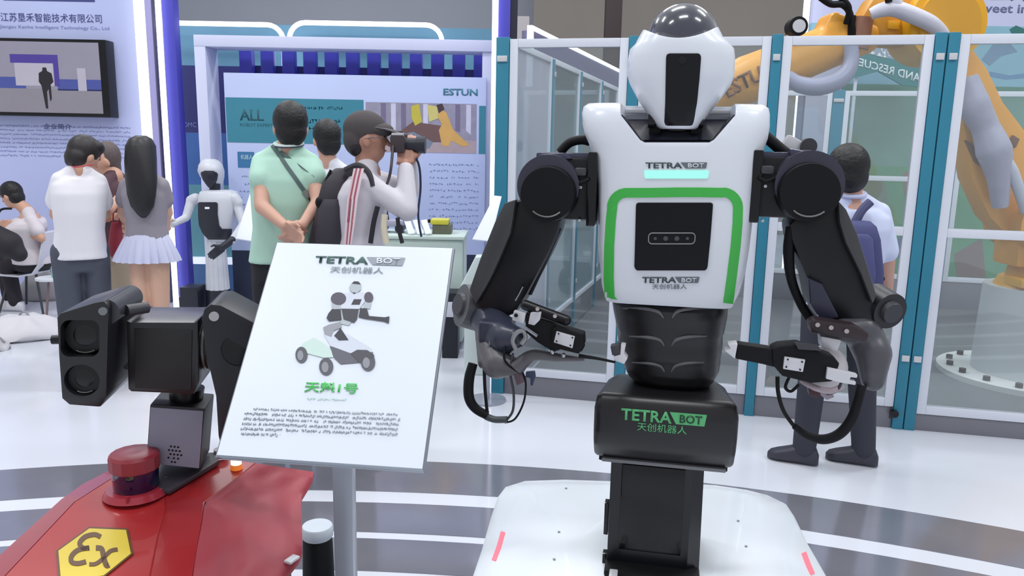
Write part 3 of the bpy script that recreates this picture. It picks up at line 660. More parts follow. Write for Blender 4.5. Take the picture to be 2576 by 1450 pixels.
b = B(); b.ball(P(2072, 928, 2.0), (.058, .035, .060), u=28, v=18); obj('wrist_dome', b, mat('warm_white', (220, 214, 218), .4), fr)
hd2 = obj('gripper_body', prismY(B(), [(1942, 880), (1962, 872), (2010, 868), (2096, 900), (2114, 916), (2096, 962), (2040, 966), (1968, 948), (1944, 920)], 1.88, 1.94, .007), BLACKM, rob)
b = B(); prismY(b, [(1974, 899), (2026, 906), (2020, 937), (1970, 929)], 1.872, 1.884, .0015); obj('servo_label', b, SILVER, hd2)
for t_ in ((1982, 905), (2018, 911), (1978, 924), (2013, 931)):
    b = B(); b.cyl(P(*t_, 1.873), P(*t_, 1.869), .0022, seg=8); obj('screw', b, BLACKM, hd2)
b = B(); prismY(b, [(2082, 926), (2120, 934), (2158, 944), (2156, 952), (2140, 950), (2138, 957), (2154, 962), (2152, 970), (2116, 964), (2078, 954)], 1.87, 1.89, .002); obj('knuckle_plate', b, SILVER, hd2)
b = B(); prismY(b, [(2000, 864), (2060, 872), (2068, 884), (2008, 880)], 1.87, 1.89, .002); obj('side_plate', b, DGREY, hd2)
b = B(); prismY(b, [(1856, 866), (1935, 878), (1956, 888), (1950, 926), (1920, 918), (1850, 904)], 1.885, 1.925, .005); f2 = obj('finger', b, BLACKM, rob)
b = B(); prismY(b, [(1832, 868), (1856, 866), (1849, 904), (1838, 895), (1824, 884), (1838, 878)], 1.88, 1.92, .002); obj('fingertip', b, SILVER, f2)
obj('knuckle_ring', B().tube([P(2016, 956, 1.95), P(2050, 976, 1.93), P(2090, 984, 1.93), P(2120, 972, 1.94)], .008, 10), mat('pinkish_metal', (176, 160, 168), .35), hd2)
cb = obj('cable', B().tube([P(1956, 948, 1.93), P(1958, 990, 1.93), P(1972, 1036, 1.94), P(2000, 1076, 1.95)], .005, 8), BLACKM, rob)
obj('cable_hose', B().tube([P(1998, 1072, 1.95), P(2030, 1096, 1.95), P(2072, 1106, 1.95), P(2112, 1092, 1.95), P(2142, 1056, 1.95), P(2158, 1010, 1.95), P(2168, 970, 1.96)], [.008, .011, .0125, .013, .013, .012, .012], 12), BLACKM, cb)
obj('cable', B().tube([P(1985, 950, 1.93), P(1976, 975, 1.93), P(1990, 985, 1.93), P(2010, 968, 1.93)], .004, 8), BLACKM, cb)
obj('cable', B().tube([P(2118, 960, 1.93), P(2104, 985, 1.93), P(2080, 992, 1.93)], .0035, 8), DGREY, cb)
obj('cable_plug', prismY(B(), [(2056, 988), (2086, 984), (2100, 1000), (2080, 1008)], 1.93, 1.95, .003), mat('plug_lilac', (150, 138, 150), .4), cb)
obj('cable_plug', prismY(B(), [(2034, 976), (2070, 986), (2058, 1004), (2036, 996)], 1.93, 1.96, .003), mat('plug_wine', (60, 26, 34), .4), cb)
# waist bellows
wr = [(763, 1548, 1832), (775, 1536, 1836), (800, 1540, 1834), (822, 1545, 1829), (838, 1547, 1826), (845, 1551, 1822), (868, 1551, 1822), (890, 1554, 1819), (903, 1558, 1816), (912, 1560, 1816), (936, 1566, 1812), (958, 1578, 1800), (976, 1600, 1780), (988, 1630, 1752)]
b = B(); b.loft([pxring(y, xl, xr, 2.12, .125 * ((xr - xl) / 296) * (1.03 if i % 3 else .985), 2.6, 40) for i, (y, xl, xr) in enumerate(wr)])
wo = obj('waist', b, mat('rubber_black', (19, 18, 21), .35, var=.08), rob); WB = bvh_of(wo)
for yy, k in ((776, 1.0), (846, .86), (912, .8)):
    for s in (-1, 1):
        pts = [(1680 + s * 112 * k, yy), (1680 + s * 60 * k, yy + 2), (1680 + s * 24 * k, yy + 9), (1680 + s * 11 * k, yy + 24)]
        b = B(); b.tube([hit(WB, *p, .0015)[0] for p in pts], [.002, .0045, .0045, .002], 8); obj('rib', b, mat('rib_grey', (92, 92, 94), .25, var=.05), wo)
# pelvis box
zz = lambda y, Y: P(1675, y, Y).z
prof = [(1.955, zz(1003, 1.955)), (1.935, zz(1040, 1.935)), (1.935, zz(1100, 1.935)), (1.948, zz(1135, 1.948)), (1.985, zz(1166, 1.985)), (2.24, zz(1166, 1.985)), (2.24, zz(958, 2.2)), (2.13, zz(955, 2.13))]
xa, xb = P(1493, 1080, 1.95).x, P(1857, 1080, 1.95).x
ins = [0, 0, 0, 0, 0, 0, .035, .038]
b = B(); b.loft([[V((xa + i_, y, z)) for (y, z), i_ in zip(prof, ins)], [V((xb - i_, y, z)) for (y, z), i_ in zip(prof, ins)]])
bmesh.ops.recalc_face_normals(b.bm, faces=b.bm.faces); b._bev(list(b.bm.verts), .02, 3, 15)
pv = obj('pelvis_box', b, mat('pelvis_black', (25, 23, 27), .35, var=.06), rob, smooth=50)
b = B(); b.bb((P(1515, 1165, 2).x, 1.975, zz(1166, 1.985) - .008), (P(1825, 1165, 2).x, 2.2, zz(1166, 1.985) + .002), .002); obj('bottom_trim', b, mat('trim_grey', (120, 120, 124), .3), pv)
zf0, zf1 = zz(1036, 1.935), zz(1090, 1.935)
ql = Quad((P(1562, 1050, 1.935).x, 1.935, zf0), (P(1778, 1050, 1.935).x, 1.935, zf0), (P(1778, 1050, 1.935).x, 1.935, zf1), (P(1562, 1050, 1.935).x, 1.935, zf1), .001)
LG = mat('lit_green', (84, 170, 110), .5, emit=.12, var=.05); LGD = mat('dim_green', (18, 72, 40), .4, emit=.03)
logo(ql, 0, .0, 1, .54, LG, LG, LGD, pv)
put_text('lettering', ql, '天创机器人', (.20, .60, .78, .98), LG, pv)
for s in (0, 1):
    x = (xa + .02) if s == 0 else (xb - .02); b = B(); b.cyl((x, 2.0, zz(1166, 1.985) - .012), (x, 2.0, zz(1166, 1.985) + .01), .006, seg=12); obj('bolt', b, BLACKM, pv)
# column and lower bracket
zc0 = zz(1168, 2.0)
xa, xb = P(1536, 1200, 2.0).x, P(1772, 1200, 2.0).x
b = B(); b.loft([[V((xa, 2.0, zc0)), V((xb - .03, 2.0, zc0)), V((xb, 2.03, zc0)), V((xb, 2.24, zc0)), V((xa, 2.24, zc0))],
                 [V((xa + .0, 2.0, DZ + .004)), V((xb - .03, 2.0, DZ + .004)), V((xb + .004, 2.03, DZ + .004)), V((xb + .004, 2.24, DZ + .004)), V((xa, 2.24, DZ + .004))]])
co = obj('column', b, mat('column_black', (17, 17, 23), .3, var=.1, scale=3), rob)
b = B(); b.bb((xa + .03, 1.994, DZ + .06), (xb - .05, 2.004, zc0 - .01), .002); obj('column_panel', b, GLOSSB, co)
b = B(); b.bb((xa - .004, 1.945, DZ), (xb + .004, 2.02, DZ + .02), .006); obj('column_foot', b, BLACKM, co)
for s in (xa + .012, xb - .032):
    b = B(); b.bb((s, 1.90, DZ), (s + .022, 1.94, DZ + .03), .003); obj('foot_clamp', b, SILVER, co)
for y0, y1 in ((1275, 1355), (1405, 1440)):
    b = B(); b.bb((xa - .014, 2.02, P(1522, y1, 2.0).z), (xa - .002, 2.05, P(1522, y0, 2.0).z), .002); obj('hinge', b, GLOSSB, co)
# base deck
zo = .42
outer = [(1190, 1450), (1212, 1385), (1236, 1300), (1252, 1252), (1272, 1226), (1315, 1213), (1420, 1210), (1530, 1214), (1680, 1218), (1800, 1224), (1880, 1236), (1935, 1250), (1978, 1270), (1998, 1300), (2030, 1366), (2078, 1450)]
inner = [(1290, 1450), (1300, 1390), (1316, 1310), (1328, 1264), (1340, 1240), (1362, 1228), (1430, 1222), (1530, 1224), (1680, 1228), (1790, 1234), (1850, 1242), (1890, 1252), (1916, 1270), (1928, 1300), (1950, 1366), (1980, 1450)]
Oq = [G(x, y, zo) for x, y in outer]; Iq = [G(x, y, DZ) for x, y in inner]
cx = (Oq[0].x + Oq[-1].x) / 2
fo_ = [V((Oq[-1].x - .02, 1.55, zo)), V((Oq[-1].x - .14, 1.38, zo)), V((cx + .2, 1.32, zo)), V((cx - .2, 1.32, zo)), V((Oq[0].x + .14, 1.38, zo)), V((Oq[0].x + .02, 1.55, zo))]
fi_ = [V((Iq[-1].x - .02, 1.6, DZ - .005)), V((Iq[-1].x - .1, 1.48, DZ - .01)), V((cx + .15, 1.42, DZ - .01)), V((cx - .15, 1.42, DZ - .01)), V((Iq[0].x + .1, 1.48, DZ - .01)), V((Iq[0].x + .02, 1.6, DZ - .005))]
O2, I2 = Oq + fo_, Iq + fi_
def shr(L, k, z): 
    c_ = sum(L, V()) / len(L); return [V((c_.x + (p.x - c_.x) * k, c_.y + (p.y - c_.y) * k, z)) for p in L]
b = B(); b.loft([shr(O2, .93, .2), shr(O2, .985, .26), [V((p.x, p.y, zo - .05)) for p in O2], O2, [o_.lerp(i_, .12) + V((0, 0, .006)) for o_, i_ in zip(O2, I2)], I2])
base = obj('base_body', b, mat('base_white', (226, 232, 238), .3, var=.015, coat=.3), rob, smooth=28); BB = bvh_of(base)
for pth in ([(1266, 1340), (1256, 1376), (1243, 1412)], [(2022, 1392), (2034, 1424), (2044, 1446)]):
    g = ribbon(BB, pth, 11, .0006, .002, 3, 1); obj('side_light', g, mat('pink_red_light', (246, 120, 136), .4, emit=.25), base)  # red reflector stripes with a faint added glow
for t_ in ((1406, 1340), (1394, 1409), (1424, 1230), (1857, 1312), (1877, 1376)):
    p_, n_ = hit(BB, *t_); b = B(); b.cyl(p_ - n_ * .001, p_ + n_ * .003, .004, seg=12); obj('deck_screw', b, mat('screw_grey', (150, 152, 156), .4), base)
for x_, y_ in ((Oq[0].x + .13, 1.6), (Oq[-1].x - .13, 1.6), (Oq[3].x + .12, 2.28), (Oq[12].x - .12, 2.28)):
    b = B(); b.cyl((x_ - .05, y_, .155), (x_ + .05, y_, .155), .155, seg=40, bev=.03); w_ = obj('wheel', b, BLACKM, rob)
    b = B(); b.cyl((x_ - .055, y_, .155), (x_ + .055, y_, .155), .07, seg=24, bev=.006); obj('hub', b, SILVER, w_)

settle(rob, PHI); ray = _ray0
# ================================================================ RED INSPECTION ROBOT (front left)
PHR = math.radians(-10.0)
ray = turned(PHR)
RED = mat('red_paint', (172, 44, 46), .28, var=.03, coat=.4)
REDW = mat('film_covered_red', (168, 62, 74), .5, var=.15, scale=9, bump=.3)
xr0 = P(430, 1300, 1.5)
red = thing('inspection_robot', (xr0.x, 1.45, 0), 'red explosion-proof inspection robot with black twin lens camera head', 'robot')
HO, HN = V((0, 1.75, .86)), V((0, -.13, 1)).normalized()
def HP(x, y, dz=0.0): return PL(x, y, HO + V((0, 0, dz)), HN)
def slab(top, dz=.02):
    b = B(); b.prism(top, V((0, 0, -dz)), .002, 1); return b
inn = [(300, 1192), (236, 1232), (186, 1264), (20, 1440), (-130, 1600)]
out = [(282, 1180), (207, 1219), (154, 1257), (0, 1397), (-190, 1570)]
f1 = [(372, 1640), (377, 1450), (397, 1350), (417, 1280), (414, 1236), (404, 1205)]
f2 = [(460, 1640), (484, 1450), (507, 1317), (514, 1264), (601, 1200), (644, 1164)]
top = [HP(*p) for p in inn] + [HP(*p) for p in f1] + [HP(398, 1176)]
hood = obj('hood_plate', slab(top), RED, red, smooth=20)
b = B(); I_ = [HP(*p) for p in inn]; O_ = [HP(x, y, -.03) for x, y in out]
b.loft([[i_, o_, o_ + V((0, 0, -.02)), i_ + V((0, 0, -.02))] for i_, o_ in zip(I_, O_)]); obj('side_chamfer', b, mat('red_chamfer', (160, 46, 62), .3, var=.05, coat=.4), red, smooth=20)
top = [HP(*p) for p in f1] + [HP(398, 1176), HP(560, 1156)] + [HP(*p) for p in f2[::-1]]
obj('hood_strip', slab([p + V((0, 0, 0)) for p in top], .018), mat('red_strip', (162, 38, 42), .3, var=.02, coat=.4), red, smooth=20)
# wing panel wrapped in creased film
rr = random.Random(5)
def wing(u, v):
    a = [(644, 1166), (601, 1201), (515, 1266), (508, 1318), (494, 1390), (484, 1460)]; c_ = [(790, 1188), (784, 1208), (757, 1252), (760, 1330), (760, 1396), (700, 1470)]
    t = v * 5; i = min(4, int(t)); f = t - i
    l = V((a[i][0] * (1 - f) + a[i + 1][0] * f, a[i][1] * (1 - f) + a[i + 1][1] * f)); r_ = V((c_[i][0] * (1 - f) + c_[i + 1][0] * f, c_[i][1] * (1 - f) + c_[i + 1][1] * f))
    p = l.lerp(r_, u); q_ = HP(p.x, p.y, -.0 - .07 * u)
    w = .004 * math.sin(9 * u + 5 * v) * math.sin(11 * v + 3 * u) + .002 * math.sin(17 * u - 9 * v) + rr.uniform(-.0006, .0006)
    return q_ + V((0, 0, w if 0 < u < 1 and 0 < v < 1 else 0))
bm = bmesh.new(); NU, NV = 14, 18
T = [[bm.verts.new(wing(i / NU, j / NV)) for i in range(NU + 1)] for j in range(NV + 1)]
Bt = [[bm.verts.new(v.co + V((0, 0, -.012))) for v in r_] for r_ in T]
_closed(bm, T, Bt); wg = obj('wing_panel', bm, REDW, red, smooth=60)
b = B(); b.box(wing(.97, .86) + V((0, 0, .008)), (.018, .03, .006), Matrix.Rotation(-.6, 3, 'Z'), .002); obj('end_clip', b, SILVER, red)
b = B(); b.bb((P(60, 1400, 1.5).x, .85, .32), (P(700, 1400, 1.5).x, 1.72, .74), .02); obj('chassis', b, mat('chassis_dark', (40, 28, 32), .5), red)
b = B(); b.tube([wing(.12, 1) + V((0, 0, -.03)), wing(.3, .98) + V((0, 0, -.03)), wing(.7, .98) + V((0, 0, -.05)), wing(.99, .9) + V((0, 0, -.07))], .02, 8); obj('wing_edge', b, BLACKM, red)
for sx in (P(140, 1400, 1.5).x, P(590, 1400, 1.5).x):
    b = B(); lo = V((sx - .09, .8, .0)); R_ = .15
    ring = [V((sx - .09, 1.6 + R_ * math.cos(a), .155 + R_ * math.sin(a))) for a in [math.pi / 2 - k * math.pi / 10 for k in range(11)]] + [V((sx - .09, .95 + R_ * math.cos(a), .155 + R_ * math.sin(a))) for a in [-math.pi / 2 - k * math.pi / 10 for k in range(11)]]
    b.prism(ring, V((.18, 0, 0)), .01); tr_ = obj('track', b, BLACKM, red)
b = B(); b.bb((P(250, 1400, 1.5).x, .9, .12), (P(560, 1400, 1.5).x, 1.7, .33), .02); obj('underbody', b, BLACKM, red)
# hexagonal Ex plate
HB2 = bvh_of(hood)
def onh(pts, d=.001): return [HP(x, y, d) for x, y in pts]
hx = [(141, 1386), (224, 1326), (322, 1330), (335, 1393), (262, 1452), (148, 1466)]
b = B(); b.prism(onh(hx, .0035), -HN * .003); dec = obj('ex_plate', b, mat('ex_brown', (96, 62, 22), .4), red, smooth=0)
cxh, cyh = 238, 1392
hx2 = [(cxh + (x - cxh) * .94, cyh + (y - cyh) * .94) for x, y in hx]
b = B(); b.prism(onh(hx2, .0042), -HN * .002); obj('ex_field', b, mat('ex_yellow', (222, 196, 60), .4, var=.04), dec, smooth=0)
def inkline(pts, w):
    b = B(); q_ = []
    for i in range(len(pts) - 1):
        p0, p1, p2, p3 = pts[max(0, i - 1)], pts[i], pts[i + 1], pts[min(len(pts) - 1, i + 2)]
        for k in range(5):
            t = k / 5; q_.append(tuple(.5 * ((2 * p1[m]) + (p2[m] - p0[m]) * t + (2 * p0[m] - 5 * p1[m] + 4 * p2[m] - p3[m]) * t * t + (3 * p1[m] - p0[m] - 3 * p2[m] + p3[m]) * t ** 3) for m in (0, 1)))
    q_.append(pts[-1]); top = []; n = len(q_)
    rings = []
    for i, p in enumerate(q_):
        a, c_ = q_[max(0, i - 1)], q_[min(n - 1, i + 1)]; dx, dy = c_[0] - a[0], c_[1] - a[1]; l = math.hypot(dx, dy); nx, ny = -dy / l * w / 2, dx / l * w / 2
        A_, C_ = HP(p[0] + nx, p[1] + ny, .0052), HP(p[0] - nx, p[1] - ny, .0052); rings.append([A_, C_, C_ - HN * .002, A_ - HN * .002])
    b.loft(rings); return b
cv = lambda L: [(x / 2.995, 1050 + y / 2.995) for x, y in L]
BR = MATS['ex_brown']
obj('letter_e', inkline(cv([(758, 902), (712, 884), (640, 902), (600, 950), (625, 985), (672, 986)]), 12), BR, dec, smooth=0)
obj('letter_e', inkline(cv([(672, 984), (590, 1000), (540, 1045), (540, 1092), (590, 1102), (648, 1088)]), 12), BR, dec, smooth=0)
obj('letter_x', inkline(cv([(722, 985), (765, 992), (780, 1050), (800, 1115), (822, 1112)]), 13), BR, dec, smooth=0)
obj('letter_x', inkline(cv([(886, 996), (830, 1010), (770, 1070), (720, 1105), (672, 1108)]), 10), BR, dec, smooth=0)
# laser scanner
lc = HP(344, 1240); lid = obj('laser_scanner', B().cyl(lc + V((0, 0, .001)), lc + V((0, 0, .014)), .068, .060, 40, .003), mat('red_flange', (170, 44, 60), .3, coat=.3), red)
for a_ in (30, 150, 270):
    d_ = V((math.cos(math.radians(a_)), math.sin(math.radians(a_)), 0)) * .062
    obj('bolt', B().cyl(lc + d_ + V((0, 0, .006)), lc + d_ + V((0, 0, .02)), .004, seg=10), mat('red_flange', (170, 44, 60)), lid)
def lring(z, r, n=32): return [lc + V((math.cos(2 * math.pi * k / n) * r, math.sin(2 * math.pi * k / n) * r, z)) for k in range(n)]
obj('scanner_window', B().loft([lring(.014, .044), lring(.018, .046), lring(.062, .048)]), mat('scanner_blue', (14, 20, 66), .08, var=.3, scale=20, coat=1), lid)
obj('scanner_cap', B().loft([lring(.058, .050, 14), lring(.060, .052, 14), lring(.088, .052, 14), lring(.094, .047, 14), lring(.098, .030, 14), lring(.0965, .012, 14)]), mat('cap_red', (150, 46, 58), .35, var=.05), lid, smooth=20)
# beacon
bc = HP(595, 1180); bo = obj('beacon_lamp', B().cyl(bc, bc + V((0, 0, .012)), .014, .012, 20, .002), mat('amber', (226, 120, 40), .3, emit=.5), red)
obj('beacon_top', B().cyl(bc + V((0, 0, .012)), bc + V((0, 0, .024)), .012, .012, 20, .003), mat('beacon_glow', (255, 226, 196), .3, emit=1.6), bo)
bc = HP(556, 1150); obj('rear_socket', B().cyl(bc - V((0, 0, .0)), bc + V((0, 0, .02)), .016, .016, 20, .003), mat('socket_grey', (170, 160, 158), .3), red)
# mast: flange, pedestal, pan-tilt head
Yp = 1.73
a, c = P(366, 1170, Yp), P(502, 1176, Yp)
b = B(); b.prism([HP(398, 1243, .004), HP(426, 1246, .004), HP(552, 1170, .004), HP(540, 1150, .004), HP(400, 1150, .004)], V((0, 0, .012)), .003); obj('mast_flange', b, mat('flange_dark', (62, 58, 66), .4), red)
b = B(); prismR(b, [(377, 1018), (515, 1028), (503, 1180), (367, 1166)], Yp, Yp, Yp + .105, .004); pd = obj('mast_pedestal', b, mat('pedestal_side', (44, 42, 50), .45), red)
b = B(); prismR(b, [(380, 1024), (512, 1034), (501, 1178), (370, 1164)], Yp, Yp - .003, Yp + .001, .001); pf = obj('pedestal_face', b, mat('pedestal_grey', (150, 152, 172), .5, var=.03), pd)
b = B()
for r_, cs in enumerate(((0, 1, 2), (-.5, .5, 1.5, 2.5), (0, 1, 2, 3), (-.5, 1.0, 2.2), (.5, 1.4))):
    for c_ in cs:
        p = P(430 + c_ * 9 - r_ * .6, 1124 + r_ * 9.6 + c_ * 1.0, Yp - .004); b.cyl(p, p + V((0, .003, 0)), .0022, seg=8)
obj('speaker_holes', b, BLACKM, pd, kind='stuff')
b = B(); b.cyl(P(468, 1024, Yp + .055), P(470, 975, Yp + .055), .034, .038, 28, .004); obj('mast_neck', b, BLACK, red)
# centre body
b = B(); prismR(b, [(318, 806), (330, 812), (490, 812), (498, 806), (500, 960), (488, 993), (330, 986), (322, 980)], 1.68, 1.68, 1.84, .008); pc = obj('camera_body', b, mat('head_black', (26, 26, 31), .3, var=.06, spec=.6), red)
b = B(); prismR(b, [(338, 826), (484, 830), (482, 982), (340, 976)], 1.68, 1.677, 1.682, .002); obj('body_cover', b, mat('cover_black', (30, 30, 33), .5, var=.03), pc)
# twin lens housing (image left)
HBK = MATS['head_black']
b = B(); prismR(b, [(142, 800), (150, 789), (236, 762), (262, 757), (274, 772), (268, 1000), (252, 1026), (174, 1020), (154, 1004), (147, 900)], 1.60, 1.60, 1.78, .007)
for y in (0,): pass
lh = b.bm
c_ = B(); ctr = P(203, 848, 1.6); 
rrp = rrect(152, 806, 250, 898, 22, 22, 5); prismR(c_, rrp, 1.6, 1.55, 1.645)
me_ = cut(b, c_); bm2 = bmesh.new(); bm2.from_mesh(me_); c_ = B(); p = P(206, 958, 1.6); c_.cyl(p + V((0, -.05, 0)), p + V((0, .04, 0)), .036, .030, 36)
lho = obj('lens_housing', cut(bm2, c_), HBK, red)
for (x, y, rd, dp) in ((202, 852, .037, .044), (206, 958, .031, .034)):
    p = P(x, y, 1.6); lo_ = obj('lens', B().cyl(p + V((0, dp - .02, 0)), p + V((0, dp + .004, 0)), rd, rd, 32, .003), BLACK, lho)
    obj('lens_glass', B().ball(p + V((0, dp - .016, 0)), (rd * .8, .006, rd * .8)), mat('lens_glass', (12, 8, 12), .25), lo_)
    a_ = p + V((0, dp - .022, 0)); arc = [a_ + V((math.cos(math.radians(t)) * rd * .93, 0, math.sin(math.radians(t)) * rd * .93)) for t in range(240, 305, 10)]
    obj('lens_rim', B().tube(arc, .0016, 6, 1), mat('rim_grey', (120, 118, 116)), lo_)
p = P(258, 784, 1.597); obj('eyelet', B().cyl(p, p + V((0, .005, 0)), .008, seg=20, bev=.001), mat('eyelet_grey', (120, 124, 128), .3), lho)
b = B(); p = P(266, 786, 1.62); b.cyl(p + V((0, .0, 0)), p + V((0, .16, 0)), .026, .026, 24, .004); obj('hinge_boss', b, mat('boss_grey', (60, 60, 68), .35), lho)
p = P(318, 782, 1.66); obj('hinge_pin', B().cyl(p, p + V((.032, .03, 0)), .012, seg=16, bev=.002), DGREY, lho)
p = P(138, 855, 1.62); obj('side_knob', B().cyl(p + V((.01, 0, 0)), p + V((-.005, 0, 0)), .009, seg=14), BLACK, lho)
# tilt joints
for x0, x1, y in ((268, 322, 872), (494, 530, 872)):
    b = B(); b.cyl(P(x0, y, 1.74), P(x1, y, 1.74), .048, .05, 30, .005); tj = obj('tilt_joint', b, BLACK, red)
    b = B(); p = P(x0 + (x1 - x0) * .75, y, 1.74)
    arc = [p + V((0, math.cos(math.radians(t)) * .05, math.sin(math.radians(t)) * .05)) for t in range(60, 260, 15)]; b.tube(arc, .0035, 8, 1); obj('joint_ring', b, mat('ring_bright', (150, 152, 150), .25, metal=.6), tj)
# right housing behind the sign
b = B(); prismR(b, [(506, 806), (512, 778), (530, 765), (556, 768), (640, 812), (690, 840), (705, 1060), (640, 1140), (560, 1152), (548, 1100), (542, 1000), (514, 880)], 1.64, 1.64, 1.80, .008)
rh = obj('lamp_housing', b, mat('housing_black', (25, 26, 33), .4, var=.08), red)
p = P(538, 797, 1.637); obj('eyelet', B().cyl(p, p + V((0, .004, 0)), .010, seg=20, bev=.001), mat('eyelet_bright', (176, 178, 180), .3), rh)
b = B(); b.cyl(P(602, 878, 1.638), P(602, 878, 1.645), .034, .036, 28, .002); obj('lamp_lens', b, GLOSSB, rh)
settle(red, PHR); ray = _ray0

# ================================================================ SIGN ON A STAND
tl, tr, br_, bl = V((-.469, 1.532, 1.420)), V((-.117, 1.491, 1.421)), V((-.141, 1.192, 1.096)), V((-.493, 1.233, 1.096))
SN = (tr - tl).cross(bl - tl).normalized(); SN = SN if SN.dot(CAM - tl) > 0 else -SN
pb = P(868, 1300, 1.43)
sg = thing('sign_stand', (pb.x, 1.43, 0), 'tilted white information sign with robot picture on a slim grey pole', 'sign')
ex = (tr - tl).normalized(); ey = (bl - tl).normalized()
def sq(m, d0, th, name, mt, bev=.001):
    b = B(); b.prism([tl + (-ex - ey) * m + SN * d0, tr + (ex - ey) * m + SN * d0, br_ + (ex + ey) * m + SN * d0, bl + (-ex + ey) * m + SN * d0], -SN * th, bev); return obj(name, b, mt, sg, smooth=0)
sq(0, 0, .003, 'printed_sheet', mat('sign_white', (222, 229, 238), .35, var=.012))
sq(.0035, -.0035, .008, 'board_frame', mat('frame_grey', (128, 132, 142), .35, metal=.3))
def SP(x, y, d=.0): return PL(x, y, tl + SN * d, SN)
b = B(); b.prism([SP(545, 1146), SP(1063, 1181), SP(1067, 1190, -.006), SP(560, 1156, -.006)], -SN * .004, .001); obj('acrylic_lip', b, mat('acrylic_edge', (176, 186, 196), .15), sg)
def qpx(a, b_, c_, d_, off=.0012):
    q = Quad(SP(*a), SP(*b_), SP(*c_), SP(*d_), off); q.n = SN; return q
zc = lambda x, y: (520 + x / 2.377, 590 + y / 2.377)
ql = qpx(zc(655, 132), zc(1188, 142), zc(1180, 190), zc(648, 172))
logo(ql, 0, 0, 1, 1, mat('sign_green_grey', (72, 104, 98), .5), mat('sign_grey', (150, 156, 166), .5), mat('sign_white', (222, 229, 238)), sg)
put_text('lettering', qpx(zc(745, 194), zc(1062, 203), zc(1055, 238), zc(738, 230)), '天创机器人', (0, 0, 1, 1), mat('sign_grey2', (130, 136, 144), .5), sg)
put_text('lettering', qpx(zc(592, 882), zc(912, 893), zc(900, 955), zc(583, 945)), '天魁1号', (0, 0, 1, 1), mat('sign_green', (74, 196, 92), .5), sg, fat=.015)
b = B(); scribble(b, qpx(zc(590, 975), zc(838, 983), zc(836, 1002), zc(588, 994)), 0, 0, 1, 1, 1, .6, .04, 2); obj('small_print', b, mat('sign_faint', (180, 208, 196), .5), sg, smooth=0, kind='stuff')
b = B(); scribble(b, qpx(zc(238, 1034), zc(1156, 1070), zc(1138, 1228), zc(198, 1196)), .05, 0, 1, .16, 1, .5, .011, 11)
scribble(b, qpx(zc(238, 1034), zc(1156, 1070), zc(1138, 1228), zc(198, 1196)), 0, .17, 1, 1.1, 5, .5, .011, 12, .26); obj('body_text', b, mat('sign_text', (122, 130, 140), .5), sg, smooth=0, kind='stuff')
def ill(name, pts, rgb, d=.001):
    b = B(); b.prism([SP(*zc(*p), d) for p in pts], -SN * .0008); obj(name, b, mat('print_%d_%d_%d' % rgb, rgb, .45, var=.04), sg, smooth=0)
def ell(cx_, cy_, rx_, ry_, n=18): return [(cx_ + rx_ * math.cos(2 * math.pi * k / n), cy_ + ry_ * math.sin(2 * math.pi * k / n)) for k in range(n)]
DK, MG, LG_, PW = (52, 52, 62), (96, 96, 106), (176, 184, 190), (206, 212, 224)
ill('picture_hood', [(700, 600), (780, 578), (850, 600), (980, 678), (992, 706), (862, 712), (742, 668)], PW)
ill('picture_chassis', [(735, 668), (862, 712), (994, 704), (985, 742), (900, 768), (800, 776), (762, 740)], MG, .0012)
ill('picture_cover', [(575, 650), (640, 618), (700, 650), (745, 695), (757, 735), (700, 738), (602, 712), (560, 676)], (200, 222, 214), .0014)
for e_, k in (((566, 720, 36, 48), 0), ((714, 790, 42, 52), 1), ((964, 764, 43, 52), 2)):
    ill('picture_wheel', ell(*e_), (86, 86, 94), .0018); ill('picture_hub', ell(e_[0] - (6 if k < 2 else 10), e_[1] + 4, e_[2] * .5, e_[3] * .62), (140, 142, 150), .0022)
ill('picture_fender', [(860, 712), (900, 690), (960, 692), (1000, 720), (1000, 740), (940, 745), (915, 770)], (74, 74, 82), .002)
ill('picture_base', [(696, 556), (730, 540), (800, 522), (806, 556), (760, 575), (745, 612), (706, 598)], (150, 152, 160), .0014)
ill('picture_column', [(762, 606), (800, 560), (848, 632), (790, 634)], DK, .0016)
ill('picture_waist', [(806, 500), (880, 504), (850, 545), (800, 535)], LG_, .0012)
ill('picture_torso', [(818, 352), (950, 346), (946, 400), (912, 446), (800, 446), (806, 400)], PW, .0014)
ill('picture_window', [(864, 420), (880, 388), (926, 388), (914, 420)], DK, .0018)
ill('picture_belly', [(806, 444), (908, 446), (898, 506), (880, 528), (818, 508)], (62, 62, 72), .0018)
ill('picture_shoulder', ell(788, 384, 46, 38), (84, 78, 92), .0018); ill('picture_shoulder', ell(968, 376, 27, 32), (84, 78, 92), .0018)
ill('picture_sleeve', [(746, 412), (800, 418), (806, 446), (750, 448)], LG_, .0015); ill('picture_sleeve', [(944, 402), (984, 406), (976, 446), (936, 440)], LG_, .0015)
ill('picture_arm', [(750, 446), (800, 450), (806, 510), (730, 518), (716, 500), (728, 472)], DK, .002)
ill('picture_arm', [(918, 440), (958, 446), (970, 488), (1064, 496), (1092, 490), (1088, 532), (1060, 520), (950, 504), (908, 494)], DK, .002)
ill('picture_neck', [(858, 335), (905, 345), (880, 358)], DK, .0016)
ill('picture_head', [(852, 316), (866, 292), (902, 284), (922, 300), (920, 330), (900, 350), (866, 346)], LG_, .002)
ill('picture_dome', [(866, 294), (882, 280), (908, 282), (922, 300), (900, 298)], DK, .0022)
